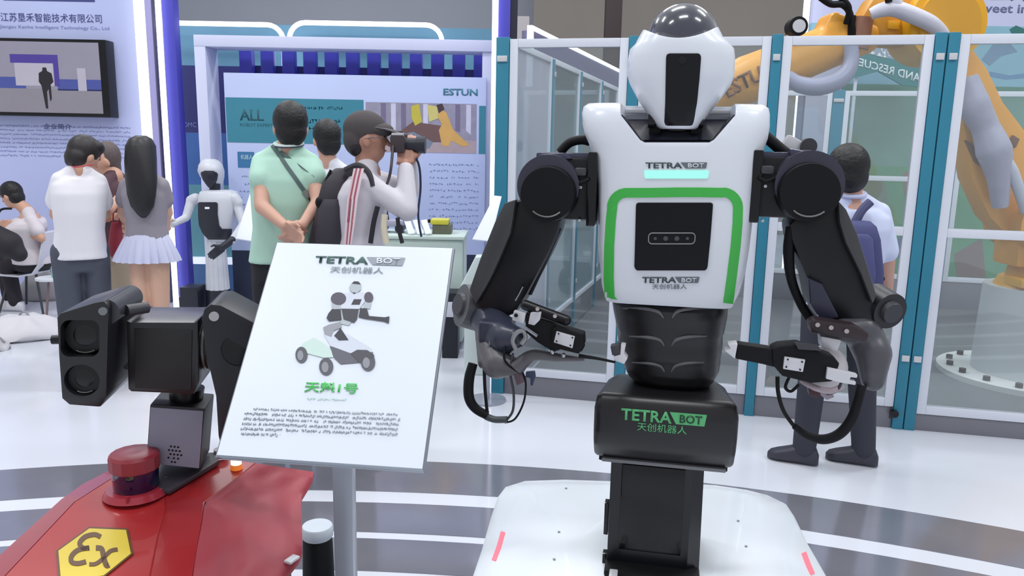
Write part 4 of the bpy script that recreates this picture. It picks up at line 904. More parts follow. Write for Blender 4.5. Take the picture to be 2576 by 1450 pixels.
# pole and foot
mid = tl.lerp(br_, .5) - SN * .012
b = B(); b.bb((pb.x - .019, 1.411, .012), (pb.x + .019, 1.449, mid.z + .05), .003); obj('pole', b, mat('pole_grey', (164, 168, 180), .3, metal=.35), sg)
b = B(); b.box(mid - SN * .012, (.12, .12, .018), frame3(SN), .003); obj('tilt_bracket', b, DGREY, sg)
b = B(); b.cyl((pb.x, 1.43, 0), (pb.x, 1.43, .012), .11, .11, 40, .003); obj('foot_plate', b, mat('pole_grey', (164, 168, 180)), sg)
# black canister with pale cap, behind the pole
cc = P(798, 1322, 2.0); t = thing('canister', (cc.x, 2.0, 0), 'black canister with a pale round cap between red robot and sign pole', 'canister')
def crg(z, r, n=30): return [V((cc.x + r * math.cos(2 * math.pi * k / n), 2.0 + r * math.sin(2 * math.pi * k / n), z)) for k in range(n)]
obj('body', B().loft([crg(.003, .05), crg(.02, .055), crg(cc.z - .05, .041), crg(cc.z - .035, .039)]), BLACKM, t)
obj('cap', B().loft([crg(cc.z - .035, .040), crg(cc.z - .03, .043), crg(cc.z - .004, .043), crg(cc.z, .040)]), mat('cap_pale', (196, 204, 214), .3), t)
# ================================================================ GLASS SAFETY CAGE
FLp, FRp = V((-.141, 4.961, 0)), V((2.983, 4.268, 0)); FE = (FRp - FLp).normalized(); FN = V((-FE.y, FE.x, 0))
def FP(x, y): return PL(x, y, FLp, FN)
def fs(x, y): return (FP(x, y) - FLp).dot(FE)
FT = 2.255
GL = glass('cage_glass', (.93, .97, .98), .04, .03)
GL3 = glass('cage_glass_side', (.78, .90, .93), .06, .14, (.38, .52, .58))
GL2 = glass('cage_glass_hazy', (.88, .92, .96), .05, .45, (.72, .75, .86))
KICK = mat('kick_grey', (128, 128, 136), .35, metal=.3, var=.08)
def lbox(b, o, e, n, s0, s1, z0, z1, t0, t1, bev=.003):
    """box in a wall frame: s along e, t along n"""
    c = o + e * ((s0 + s1) / 2) + n * ((t0 + t1) / 2) + V((0, 0, (z0 + z1) / 2))
    R = Matrix((e, n, Z1)).transposed(); b.box(c, (s1 - s0, abs(t1 - t0), z1 - z0), R, bev); return b
def panel(o, e, n, s0, s1, z0, z1, label, mid=None, gl=None, tw=.05, kick=True, group='glass panels of the robot cage', clasp=True):
    p0 = o + e * ((s0 + s1) / 2)
    t = thing('glass_screen', (p0.x, p0.y, 0), label, 'glass panel', group)
    for a, c in ((s0, s0 + tw), (s1 - tw, s1)): obj('stile', lbox(B(), o, e, n, a, c, z0, z1, -.02, .02), ALU, t)
    obj('rail', lbox(B(), o, e, n, s0 + tw, s1 - tw, z1 - tw, z1, -.02, .02), ALU, t)
    obj('rail', lbox(B(), o, e, n, s0 + tw, s1 - tw, z0, z0 + tw, -.02, .02), ALU, t)
    zs = [z0 + tw, z1 - tw]
    if mid: obj('rail', lbox(B(), o, e, n, s0 + tw, s1 - tw, mid - tw / 2, mid + tw / 2, -.02, .02), ALU, t); zs = [z0 + tw, mid - tw / 2, mid + tw / 2, z1 - tw]
    for i in range(0, len(zs), 2): obj('pane', lbox(B(), o, e, n, s0 + tw, s1 - tw, zs[i], zs[i + 1], -.004, .004, 0), gl or GL, t, smooth=0)
    if kick: obj('kick_plate', lbox(B(), o, e, n, s0, s1, 0.0, z0 - .004, -.012, .012, .002), KICK, t)
    return t
zb = FP(1950, 997).z; zm = FP(2480, 590).z
s = [fs(1285, 100), fs(1583, 100), fs(1613, 100), fs(1941, 100), fs(1970, 100), fs(2349, 100), fs(2414, 100), fs(2414, 100) + 1.05]
panel(FLp, FE, FN, s[0], s[1], zb, FT, 'white framed glass cage panel left of the humanoid robot head', gl=GL)
panel(FLp, FE, FN, s[2], s[3], zb, FT, 'white framed glass cage panel hidden mostly by the humanoid robot', gl=GL)
panel(FLp, FE, FN, s[4], s[5], zb, FT, 'white framed glass cage panel behind the man with the navy backpack', zm, GL)
panel(FLp, FE, FN, s[6], s[7], zb - .03, FT, 'white framed glass cage panel in front of the white pedestal', zm, GL)
def post(s0, s1, label, o=FLp, e=FE, n=FN, zt=FT):
    p0 = o + e * ((s0 + s1) / 2); t = thing('cage_post', (p0.x, p0.y, 0), label, 'post', 'teal posts of the robot cage')
    obj('shaft', lbox(B(), o, e, n, s0 + .003, s1 - .003, 0.0, zt + .01, -.03, .03, .004), TEAL, t)
    for z in (1.62 + .50, .42):
        obj('clasp', lbox(B(), o, e, n, s0 + .012, s1 - .012, z, z + .035, -.042, -.031, .002), SILVER, t)
    return t
post(fs(1250, 100), s[0], 'teal cage post at the corner beside the tall white light strip')
post(s[1], s[2], 'teal cage post directly behind the humanoid robot head')
post(s[3], s[4], 'teal cage post between the humanoid robot and the backpack man')
mid_ = (s[5] + s[6]) / 2
post(s[5], mid_, 'left one of the paired teal posts right of the backpack man')
post(mid_, s[6], 'right one of the paired teal posts right of the backpack man')
p = FP(2246, 1036); t = thing('cage_latch', p, 'small black round latch low on the cage beside the paired teal posts', 'latch')
b = B(); b.cyl(p - FN * .02, p - FN * .05, .022, seg=18, bev=.004); obj('knob', b, GLOSSB, t); b = B(); lbox(b, p - FN * .014, FE, FN, -.02, .02, -.04, .04, -.006, .006); obj('plate', b, DGREY, t)
# side and rear runs
SO = FLp + FE * s[0]; E2 = (V((1.1, 8.7, 0)) - V((-.03, 4.96, 0))).normalized(); N2 = V((-E2.y, E2.x, 0))
for i in range(4):
    a = .05 + i * .98
    panel(SO, E2, N2, a, a + .93, .25, FT, ('nearest', 'second', 'third', 'farthest')[i] + ' glass panel of the receding cage side left of the robot', None, GL2 if i == 0 else GL3, .04, group='glass panels of the cage side')
    if i: post(a - .05, a, ('', 'first', 'second', 'third')[i] + ' slim teal post along the receding cage side', SO, E2, N2, FT - .02)
RO = SO + E2 * 4.0
for i in range(4):
    a = .1 + i * 1.12
    panel(RO, FE, FN, a, a + 1.0, .3, FT - .02, ('leftmost', 'second from left', 'third from left', 'rightmost') [i] + ' glass panel of the far cage side seen through the front glass', 1.35, GL, .05, group='glass panels of the far cage side')
    post(a + 1.0, a + 1.12, ('leftmost', 'second', 'third', 'rightmost')[i] + ' teal post of the far cage side', RO, FE, FN, FT - .02)
# cage floor plate
pts = [SO + FN * .05 + FE * .05, SO + FN * .05 + FE * 5.2, RO + FE * 5.2, RO + E2 * -.05]
b = B(); b.prism([p + V((0, 0, .0)) for p in pts], V((0, 0, .015))); t = obj('cage_floor_plate', b, mat('cage_floor', (122, 122, 126), .3, metal=.3, var=.1), smooth=0); tag(t, 'grey metal floor plate inside the glass cage', 'floor plate')
# header beam with light edge running back above the cage side
t = thing('header_beam', (.3, 6.2, 0), 'grey purple header beam with white light edge receding behind the cage side', 'beam')
h0, h1 = V((P(1340, 65, 5.75).x, 5.75, 0)), V((P(1600, 206, 9.8).x, 9.8, 0)); he = (h1 - h0).normalized(); hn = V((-he.y, he.x, 0)); hl = (h1 - h0).length
zt_ = P(1340, 65, 5.75).z
obj('fascia', lbox(B(), h0, he, hn, 0, hl, zt_ - .36, zt_ - .03, 0, .08), mat('grey_purple_panel', (98, 96, 126), .5, var=.05), t)
obj('light_edge', lbox(B(), h0, he, hn, 0, hl, zt_ - .03, zt_, -.01, .03), LED, t)
obj('light_edge', lbox(B(), h0, he, hn, -.035, -.001, zt_ - .42, zt_, -.01, .03), LED, t)
for a in (.02, hl - .06): obj('support', lbox(B(), h0, he, hn, a, a + .05, 0, zt_ - .36, .02, .07), ALU, t)
# ---------------------------------------------------------------- banner wall to the right
YR = 9.6
t = thing('banner_wall', (P(2400, 300, YR).x, YR, 0), 'tall pale lilac banner wall with teal picture behind the yellow robot arm', 'display wall')
xa, xb = P(2040, 100, YR).x, P(2760, 100, YR).x
zb_ = P(2300, 214, YR).z
b = B(); b.bb((xa, YR, P(2300, 62, YR).z), (xb, YR + .1, 4.4)); obj('banner_top', b, mat('banner_lilac', (204, 208, 236), .5, var=.03), t)
b = B(); b.bb((xa, YR, zb_), (xb, YR + .1, P(2300, 62, YR).z)); obj('banner_picture', b, mat('banner_aqua', (142, 188, 204), .5, var=.16, scale=1.4), t)
b = B(); b.bb((xa, YR, P(2300, 420, YR).z), (xb, YR + .1, zb_)); obj('mural', b, mat('mural_green', (96, 146, 126), .6, var=.35, scale=1.6), t)
b = B(); b.bb((xa, YR, 0), (xb, YR + .1, P(2300, 420, YR).z)); obj('mural', b, mat('mural_low', (70, 150, 96), .6, var=.45, scale=1.2), t)
def bq(x0, y0, x1, y1): return qb(x0, y0, x1, y1, YR)
put_text('lettering', bq(2392, 10, 2690, 40), 'for sweet industry', (0, 0, 1, 1), mat('banner_ink', (104, 112, 150), .5), t, fat=.015)
put_text('lettering', bq(2420, -50, 2690, 3), '甜蜜事业', (0, 0, 1, 1), MATS['banner_ink'], t, fat=.02)
def bpoly(name, pts, rgb, d=.004):
    b = B(); b.prism([P(x, y, YR - d) for x, y in pts], V((0, .003, 0))); obj(name, b, mat('mural_%d_%d_%d' % rgb, rgb, .55, var=.15, scale=4), t, smooth=0)
bpoly('picture_plane', [(2470, 150), (2500, 110), (2540, 108), (2560, 130), (2520, 140), (2490, 165)], (120, 150, 176))
bpoly('picture_swirl', [(2490, 180), (2540, 190), (2576, 185), (2576, 196), (2530, 200), (2490, 192)], (108, 150, 186))
bpoly('picture_tree', [(2540, 74), (2556, 64), (2580, 74), (2576, 84), (2545, 84)], (60, 120, 116))
bpoly('mural_patch', [(2270, 440), (2330, 400), (2340, 560), (2290, 600)], (150, 106, 92)); bpoly('mural_patch', [(2470, 470), (2560, 400), (2600, 480), (2500, 560)], (160, 116, 104))
bpoly('mural_patch', [(2120, 440), (2230, 460), (2240, 640), (2130, 620)], (98, 122, 96)); bpoly('mural_patch', [(2400, 640), (2470, 600), (2480, 700), (2410, 720)], (128, 92, 84))
bpoly('mural_patch', [(2260, 600), (2350, 590), (2350, 640), (2260, 650)], (92, 116, 170))
# light strip and pale curtain at the left end of the banner
t2 = thing('led_strip', (P(2012, 200, YR - .1).x, YR - .1, 0), 'slim bright light strip seen through the cage glass left of the green mural', 'light strip')
a = P(2006, 200, YR - .1).x; b = B(); b.bb((a, YR - .15, 0), (a + .06, YR - .1, 4.4)); obj('diffuser', b, LED, t2)
t2 = thing('curtain_panel', (P(2070, 200, 9.2).x, 9.2, 0), 'pale grey lilac panel right of the slim light strip behind the cage', 'panel')
a, c = P(2022, 300, 9.2).x, P(2110, 300, 9.2).x; b = B(); b.bb((a, 9.2, 0), (c, 9.28, P(2060, 120, 9.2).z), .01); obj('panel', b, mat('pale_lilac_panel', (184, 184, 206), .6, var=.05), t2)
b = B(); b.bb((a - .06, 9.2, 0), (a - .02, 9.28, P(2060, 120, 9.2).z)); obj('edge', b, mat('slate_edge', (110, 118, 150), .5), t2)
# reflection in the cage glass, built as staked teal sheets with mirrored lettering
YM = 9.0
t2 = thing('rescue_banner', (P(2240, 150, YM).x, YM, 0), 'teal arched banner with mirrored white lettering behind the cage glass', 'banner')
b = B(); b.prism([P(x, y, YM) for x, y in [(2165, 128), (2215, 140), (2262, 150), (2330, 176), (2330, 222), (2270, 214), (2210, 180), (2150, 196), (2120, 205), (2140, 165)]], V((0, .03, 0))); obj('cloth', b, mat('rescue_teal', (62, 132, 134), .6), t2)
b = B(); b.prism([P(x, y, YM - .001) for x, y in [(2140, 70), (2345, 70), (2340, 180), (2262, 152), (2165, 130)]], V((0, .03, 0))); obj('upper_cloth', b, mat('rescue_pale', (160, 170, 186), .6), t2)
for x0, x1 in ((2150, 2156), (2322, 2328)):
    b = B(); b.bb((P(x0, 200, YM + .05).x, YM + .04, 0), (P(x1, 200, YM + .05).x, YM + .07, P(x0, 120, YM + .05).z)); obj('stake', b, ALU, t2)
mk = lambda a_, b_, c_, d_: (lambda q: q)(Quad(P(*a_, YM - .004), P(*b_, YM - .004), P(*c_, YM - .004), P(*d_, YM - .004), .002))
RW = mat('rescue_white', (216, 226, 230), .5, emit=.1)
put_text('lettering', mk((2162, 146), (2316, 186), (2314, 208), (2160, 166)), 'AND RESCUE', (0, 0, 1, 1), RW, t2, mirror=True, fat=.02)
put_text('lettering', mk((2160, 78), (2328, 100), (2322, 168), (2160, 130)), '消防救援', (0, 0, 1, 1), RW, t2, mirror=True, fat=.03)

# ================================================================ YELLOW INDUSTRIAL ROBOT IN THE CAGE
YEL = mat('machine_orange', (238, 168, 66), .4, var=.06, scale=3); YEL2 = mat('machine_yellow', (232, 172, 40), .4, var=.05)
HOSEW = mat('sleeve_white', (206, 206, 218), .5, var=.08, scale=10, bump=.4)
pc_ = P(2600, 850, 5.5)
yr = thing('industrial_robot', (pc_.x, 5.5, 0), 'large orange yellow industrial robot arm on a round white pedestal in the cage', 'robot')
zp = P(2560, 738, 5.2).z
b = B(); b.cyl((pc_.x, 5.5, .05), (pc_.x, 5.5, zp), .375, .36, 56, .01); pd_ = obj('pedestal', b, mat('pedestal_white', (206, 210, 212), .4, var=.03), yr)
b = B(); b.cyl((pc_.x, 5.5, .015), (pc_.x, 5.5, .055), .60, .60, 64, .006); fl_ = obj('pedestal_flange', b, mat('flange_white', (214, 216, 214), .4), yr)
for k in range(16):
    a = k * math.pi / 8 + .1; c = V((pc_.x + .52 * math.cos(a), 5.5 + .52 * math.sin(a), .055)); b = B(); b.cyl(c, c + V((0, 0, .03)), .026, seg=6); obj('flange_bolt', b, mat('bolt_brown', (66, 58, 54), .5), fl_)
b = B(); b.cyl((pc_.x, 5.5, zp), (pc_.x, 5.5, zp + .06), .3, .27, 40, .01); b.cyl((pc_.x, 5.5, zp + .05), (pc_.x, 5.5, zp + .22), .24, .2, 40, .02); b.box((pc_.x - .1, 5.35, zp + .12), (.24, .2, .2), None, .03); b.box((pc_.x - .2, 5.38, zp + .05), (.18, .2, .06), None, .01)
obj('turntable', b, YEL2, yr)
b = B(); c = P(2590, 560, 5.5); b.cyl(c - Y1 * .22, c + Y1 * .22, .2, .2, 40, .03); b.box((c.x, 5.5, (c.z + zp + .2) / 2), (.3, .3, c.z - zp - .1), None, .04); obj('shoulder', b, YEL, yr)
b = B(); prismY(b, [(2382, 90), (2436, 104), (2486, 172), (2526, 256), (2590, 340), (2660, 470), (2664, 580), (2560, 620), (2490, 548), (2446, 452), (2426, 330), (2408, 200)], 5.42, 5.62, .03); la = obj('lower_arm', b, YEL, yr)
b = B(); prismY(b, [(2430, 352), (2444, 360), (2484, 410), (2478, 424), (2454, 408)], 5.40, 5.43, .004); obj('arm_bracket', b, mat('brown_bracket', (120, 82, 60), .5), la)
b = B(); prismY(b, [(2536, 360), (2550, 340), (2566, 350), (2556, 372)], 5.40, 5.43, .004); obj('arm_bracket', b, MATS['brown_bracket'], la)
b = B(); b.tube([P(2430, 195, 5.36), P(2448, 260, 5.34), P(2478, 320, 5.32), P(2500, 380, 5.3), P(2512, 450, 5.3), P(2516, 520, 5.32)], [.07, .1, .085, .11, .07, .05], 14); obj('dress_pack', b, mat('grey_lilac_bag', (176, 172, 190), .45, var=.2, scale=6, bump=.8), la)
b = B(); b.tube([P(2515, 378, 5.28), P(2545, 430, 5.28), P(2570, 500, 5.3), P(2580, 540, 5.32)], [.03, .04, .035, .03], 10); obj('dress_hose', b, HOSEW, la)
b = B(); b.ball(P(2505, 395, 5.3), (.11, .08, .1)); obj('dress_knot', b, mat('grey_lilac_bag', (176, 172, 190)), la)
# elbow and forearm
b = B(); c = P(2352, 66, 5.45); b.cyl(c - Y1 * .17, c + Y1 * .2, .25, .25, 48, .03); eb_ = obj('elbow', b, YEL2, yr)
b = B(); b.cyl(c - Y1 * .19, c - Y1 * .16, .2, .21, 40, .01); obj('elbow_cover', b, mat('amber_cover', (214, 158, 56), .35), eb_)
b = B(); prismY(b, [(2170, 40), (2200, -10), (2300, -20), (2400, 0), (2420, 90), (2330, 120), (2200, 110)], 5.4, 5.6, .03); obj('elbow_housing', b, mat('amber_dark', (212, 150, 50), .4), eb_)
b = B(); prismY(b, [(2236, 52), (2266, 52), (2262, 74), (2236, 72)], 5.38, 5.42, .004); obj('service_box', b, YEL2, eb_)
b = B(); b.cap(P(2170, 92, 5.5), P(2060, 128, 5.5), .125, .15); b.cap(P(2060, 128, 5.5), P(1880, 200, 5.5), .15, .165); b.cap(P(1880, 200, 5.5), P(1740, 262, 5.5), .165, .13); b.box(P(2110, 95, 5.5), (.3, .26, .22), Matrix.Rotation(.4, 3, 'Y'))
fo2 = obj('forearm', fuse(b, .02, 4), YEL, yr)
put_text('lettering', Quad(P(1812, 212, 5.33), P(1944, 148, 5.33), P(1952, 184, 5.33), P(1832, 248, 5.33), .002), 'ESTUN', (0, 0, 1, 1), mat('brown_print', (120, 72, 40), .5), fo2, fat=.03)
b = B(); b.box(P(1700, 278, 5.5), (.22, .22, .24), Matrix.Rotation(.4, 3, 'Y'), .03); obj('wrist', b, YEL, yr)
b = B(); c = P(2170, 45, 5.4); b.cyl(c, c + V((-.02, 0, -.2)), .07, .075, 24, .006); obj('motor', b, mat('motor_brown', (150, 104, 84), .4), yr)
b = B(); c = P(2142, 40, 5.38); b.cyl(c, c + V((.01, 0, -.17)), .028, .028, 16); obj('connector', b, BLACKM, yr)
b = B(); b.tube([P(2060, -10, 5.3), P(2090, 10, 5.3), P(2120, 12, 5.3), P(2138, 35, 5.34), P(2145, 90, 5.36)], .022, 10); obj('cable', b, BLACKM, yr)
b = B(); b.tube([P(2080, -20, 5.32), P(2115, -5, 5.3), P(2136, 20, 5.3), P(2128, 60, 5.34)], .018, 10); obj('cable', b, BLACKM, yr)
b = B(); b.tube([P(2190, 36, 5.26), P(2215, 26, 5.24), P(2250, 22, 5.22), P(2300, 40, 5.22), P(2345, 62, 5.24), P(2374, 92, 5.3)], [.035, .045, .05, .052, .05, .045], 14); obj('sleeve_hose', b, HOSEW, yr)
b = B(); b.tube([P(2240, -40, 5.25), P(2248, 0, 5.22), P(2262, 26, 5.22)], [.04, .045, .04], 12); obj('sleeve_hose', b, HOSEW, yr)
b = B(); b.tube([P(2232, -30, 5.2), P(2236, 6, 5.2)], .022, 10, 1); obj('cable', b, BLACKM, yr)
b = B(); c = P(2004, 68, 5.36); b.cyl(c - Y1 * .04, c + Y1 * .06, .062, seg=28, bev=.01); hc = obj('hose_clamp', b, BLACKM, yr); b = B(); b.cyl(c - Y1 * .05, c - Y1 * .035, .042, seg=24, bev=.004); obj('clamp_face', b, SILVER, hc)
b = B(); b.tube([P(1990, 80, 5.4), P(1984, 100, 5.42), P(1978, 130, 5.45)], .02, 10); obj('dress_hose', b, HOSEW, yr)
b = B(); b.tube([P(2140, 105, 5.36), P(2140, 160, 5.34), P(2112, 200, 5.32), P(2060, 218, 5.32), P(2010, 212, 5.34), P(1980, 190, 5.36)], [.045, .05, .058, .06, .055, .04], 14); obj('hose_loop', b, mat('translucent_lilac', (166, 166, 190), .35, var=.1), yr)
# ================================================================ PEOPLE
def hand(b, w, d, side, k=1.0, curl=.35):
    """palm and five fingers; w wrist, d pointing direction, side the thumb side"""
    d = V(d).normalized(); s_ = V(side); s_ = (s_ - d * s_.dot(d)).normalized(); n = d.cross(s_)
    R = Matrix((s_, d, n)).transposed()
    b.box(V(w) + d * .048 * k, (.078 * k, .088 * k, .026 * k), R, .01 * k)
    for i, ln in enumerate((.066, .076, .070, .054)):
        o = V(w) + d * .088 * k + s_ * (.030 - .020 * i) * k; m = o + (d * math.cos(curl) + n * math.sin(curl)) * ln * .5 * k
        e = m + (d * math.cos(2.2 * curl) + n * math.sin(2.2 * curl)) * ln * .5 * k
        b.cap(o, m, .0095 * k, .0085 * k, 8); b.cap(m, e, .0085 * k, .007 * k, 8)
    o = V(w) + d * .025 * k + s_ * .036 * k; m = o + (d * .7 + s_ * .7).normalized() * .032 * k; e = m + (d * .95 + s_ * .2 + n * .3).normalized() * .03 * k
    b.cap(o, m, .012 * k, .010 * k, 8); b.cap(m, e, .010 * k, .008 * k, 8)
def trings(j, g, ts):
    """torso rings between hips (t=0) and shoulders (t=1)"""
    hc, sc = (j['hl'] + j['hr']) / 2, (j['sl'] + j['sr']) / 2
    X = (j['sr'] - j['sl']); X.z = 0; X.normalize(); Yd = V((-X.y, X.x, 0)); sw = (j['sr'] - j['sl']).length / 2 + .03
    prof = [(-.28, .94, .66), (-.1, .97, .68), (0, .93, .66), (.3, .82, .58), (.55, .90, .62), (.8, .99, .64), (.93, .95, .52), (1.02, .62, .40), (1.12, .36, .36)]
    out = []
    for t in ts:
        for (a, w0, d0), (c, w1, d1) in zip(prof, prof[1:]):
            if a <= t <= c: f = (t - a) / (c - a); w, d = w0 + (w1 - w0) * f, d0 + (d1 - d0) * f
        ctr = hc.lerp(sc, t); hunch = j.get('hunch', 0); ctr = ctr - Yd * hunch * math.sin(max(0, min(1, t)) * math.pi) 
        out.append(sring(ctr, sw * w + g, sw * d * .95 + g, X, Yd, 2.4, 28))
    return out
def person(label, j, shirt, pants, skin=SKIN, hair='short', sleeve=.8, legs=True, vox=.0075, hands=('l', 'r'), hem=-.16, shoes=None, extra=None, group=None, shorts=False, hairmat=HAIR, lowz=0.0, sg=.016, headr=.098):
    f = V(j['f']).normalized(); hd = j['head']; X = f.cross(Z1).normalized()
    base = (j['al'] + j['ar']) / 2; t = thing('person', (base.x, base.y, lowz), label, 'person', group)
    b = B(); HR = Matrix((X, f, Z1)).transposed()
    if 'tilt' in j: HR = Matrix.Rotation(-j['tilt'], 3, X) @ HR
    up = HR @ Z1; fw_ = HR @ Y1
    b.ball(hd + up * .018, (headr * .80, headr * .98, headr * 1.1), HR, 24, 16); b.ball(hd + fw_ * .022 - up * .052, (.056, .064, .066), HR)
    b.cap(hd + fw_ * .088 + up * .004, hd + fw_ * .106 - up * .026, .008, .013, 8)
    for s_ in (-1, 1):
        b.ball(hd + X * s_ * .079 - up * .012, (.010, .018, .031), HR, 10, 8)
        b.ball(hd + X * s_ * .036 + fw_ * .08 + up * .028, (.022, .012, .008), HR, 10, 6)
    b.cap(hd + fw_ * .076 - up * .056 - X * .018, hd + fw_ * .076 - up * .056 + X * .018, .0065, .0065, 8)
    nb = (j['sl'] + j['sr']) / 2 + V((0, 0, .05))
    for s_ in ('sl', 'sr'): b.cap(nb.lerp(hd, .22), j[s_] - V((0, 0, .03)), .042, .028)
    b.cap(nb, hd - up * .05 - fw_ * .015, .058, .052)
    b.loft(trings(j, -.004, (-.1, 0, .3, .55, .8, .93, 1.02, 1.12)))
    for s_, e_, w_, k in (('sl', 'el', 'wl', 'l'), ('sr', 'er', 'wr', 'r')):
        b.cap(j[s_] - V((0, 0, .02)), j[e_], .042, .038); b.cap(j[e_], j[w_], .038, .026)
        dd = j.get('hand_' + k, (j[w_] - j[e_]).normalized()); hand(b, j[w_], dd, j.get('t' + k, f), 1.0, j.get('curl', .35))
    if legs:
        for h_, k_, a_ in (('hl', 'kl', 'al'), ('hr', 'kr', 'ar')):
            b.cap(j[h_], j[k_], .078, .052); b.cap(j[k_].lerp(j[a_], .3), j[a_], .052, .034); b.cap(j[k_], j[k_].lerp(j[a_], .35), .05, .054)
            b.cap(j[a_], j[a_] + f * .10 - V((0, 0, .03)), .032, .026)
    body = obj('body', fuse(b, vox, 5), skin, t, smooth=60)
    for s_ in (-1, 1):
        b = B(); b.ball(hd + X * s_ * .034 + fw_ * .083 + up * .014, (.012, .008, .007), HR, 12, 8); obj('eye', b, mat('eye_dark', (40, 30, 28), .2), t)
    b = B(); b.ball(hd + fw_ * .086 - up * .056, (.022, .006, .005), HR, 12, 6); obj('mouth', b, mat('lips', (170, 100, 96), .4), t)
    # shirt
    b = B(); ts = [x for x in (hem, 0, .3, .55, .8, .93, 1.02) if x >= hem]; ts = sorted(set(ts)); b.loft(trings(j, sg, ts))
    for s_, e_, w_ in (('sl', 'el', 'wl'), ('sr', 'er', 'wr')):
        q_ = j[s_] - V((0, 0, .014)); b.cap(nb.lerp(hd, .10), q_, .056, .050); ow = j.get('sw', .062)
        if sleeve <= 1: b.cap(q_, j[s_].lerp(j[e_], sleeve), .056, ow)
        else: b.cap(q_, j[e_], .058, .054); b.cap(j[e_], j[e_].lerp(j[w_], sleeve - 1), .054, .042)
    so = obj('shirt', fuse(b, .010, 5), shirt, t, smooth=60)
    if pants and legs:
        b = B(); b.loft(trings(j, .008, (-.28, -.1, 0, .14)))
        for h_, k_, a_ in (('hl', 'kl', 'al'), ('hr', 'kr', 'ar')):
            b.cap(j[h_], j[k_], .086, .072)
            if not shorts: b.cap(j[k_], j[a_] + V((0, 0, .03)), .072, .060)
        obj('trousers', fuse(b, .011, 5), pants, t, smooth=60)
    if shoes and legs:
        for a_ in ('al', 'ar'):
            b = B(); a = j[a_]; fl = V((f.x, f.y, 0)).normalized() if 'sf' not in j else V(j['sf']).normalized(); sx = fl.cross(Z1)
            zs = a.z - .055
            b.loft([sring(a + fl * d + V((0, 0, zs + h / 2 - a.z)), w, h / 2, sx, Z1, 3, 20) for d, w, h in ((-.075, .02, .05), (-.06, .036, .085), (0, .042, .11), (.07, .044, .08), (.13, .046, .058), (.165, .034, .045), (.18, .012, .03))])
            obj('shoe', b, shoes, t, smooth=60)
    if hair == 'short':
        b = B(); b.ball(hd + up * .034 - fw_ * .008, (headr * .90, headr * 1.04, headr * 1.02), HR, 24, 16); b.ball(hd - fw_ * .040 - up * .022, (headr * .80, headr * .66, headr * .80), HR); b.ball(hd + up * .075 + fw_ * .035 + X * .02, (headr * .66, headr * .62, headr * .5), HR); b.cap(hd - fw_ * .05 - up * .06 - X * .02, hd - fw_ * .05 - up * .06 + X * .02, .038, .038)
        c = B(); c.box(hd + fw_ * .11 - up * .055, (.3, .12, .15), HR); c.bm.normal_update()
        bm_ = fuse(b, .007, 3); q = bmesh.new(); q.from_mesh(bm_)
        hm = cut(q, c); obj('hair', hm, hairmat, t, smooth=60)
    if extra: extra(t, j, f, X, hd, HR)
    return t
def floorpt(x, Y, f=(0, 0)): return V((x, Y, .07))
def stand(pxl, pxr, yhip, Y, sep=.09):
    a, c = P(pxl, yhip, Y), P(pxr, yhip, Y)
    d = dict(hl=a, hr=c); z = a.z
    for k, p in (('l', a), ('r', c)):
        d['k' + k] = V((p.x, p.y, z * .52)); d['a' + k] = V((p.x, p.y, .065))
    return d
SH_DARK = mat('shoe_dark', (44, 42, 46), .5); SH_WHITE = mat('shoe_white', (210, 210, 214), .5)
# --- man in the white T-shirt
Y = 4.9; j = stand(172, 232, 632, Y)
for k_, d_ in (('l', -.05), ('r', .05)):
    for n_ in 'hka': j[n_ + k_] = j[n_ + k_] + V((-d_ * .15, d_, 0))
j.update(head=P(210, 392, Y + .05), sl=P(152, 448, Y - .04), sr=P(246, 452, Y + .06), el=P(140, 540, Y + .06), er=P(262, 540, Y + .12), wl=P(196, 528, Y + .32), wr=P(292, 512, Y + .36), f=(.45, .9, 0), tilt=.45, hunch=.02, sw=.07)
def ex1(t, j, f, X, hd, HR):
    b = B(); c = P(205, 418, Y + .0); b.tube([c + X * .075 + V((0, .05, .01)), c + X * .06 + V((0, -.04, .004)), c + V((0, -.075, -.005)), c - X * .06 + V((0, -.04, .006)), c - X * .075 + V((0, .05, .012))], .004, 6); obj('lanyard', b, mat('lanyard_red', (190, 60, 80), .5), t)
person('man in white T-shirt and grey jeans seen from behind, looking down at phone', j, mat('tshirt_white', (232, 230, 236), .8, var=.02, bump=.05), mat('jeans_grey', (76, 80, 94), .8, var=.12, scale=8), shoes=SH_DARK, sleeve=.62, extra=ex1, hem=-.10, sg=.032, hairmat=mat('hair_brown_black', (34, 28, 30), .5, var=.3, scale=60))
t = thing('phone', P(298, 512, 5.34), 'dark phone held by the man in the white T-shirt', 'phone'); b = B(); b.box(P(303, 520, 5.36), (.07, .012, .13), Matrix.Rotation(.6, 3, 'X'), .004); obj('case', b, GLOSSB, t)
# --- companion half hidden behind him
Y = 5.65; j = stand(272, 300, 606, Y)
j.update(head=P(262, 405, Y), sl=P(318, 462, Y + .1), sr=P(262, 462, Y - .1), el=P(322, 545, Y - .02), er=P(262, 545, Y - .14), wl=P(290, 545, Y - .26), wr=P(262, 540, Y - .32), f=(-.8, -.6, 0), tilt=.5)
def ex2(t, j, f, X, hd, HR):
    b = B(); c = hd
    b.ball(c + V((.02, .02, .03)), (.088, .09, .115)); b.cap(c + V((.055, .02, 0)), c + V((.08, .03, -.22)), .05, .028); b.cap(c + V((-.02, .06, 0)), c + V((.0, .07, -.2)), .05, .03)
    obj('hair', fuse(b, .008, 3), mat('brown_hair', (88, 76, 76), .6, var=.3, scale=50), t)
person('visitor with brown hair and dark wine top half hidden behind the white T-shirt man', j, mat('wine_top', (84, 58, 66), .8, var=.2), mat('khaki_trousers', (164, 148, 128), .8, var=.05), hair=None, sleeve=.4, shoes=SH_DARK, extra=ex2)
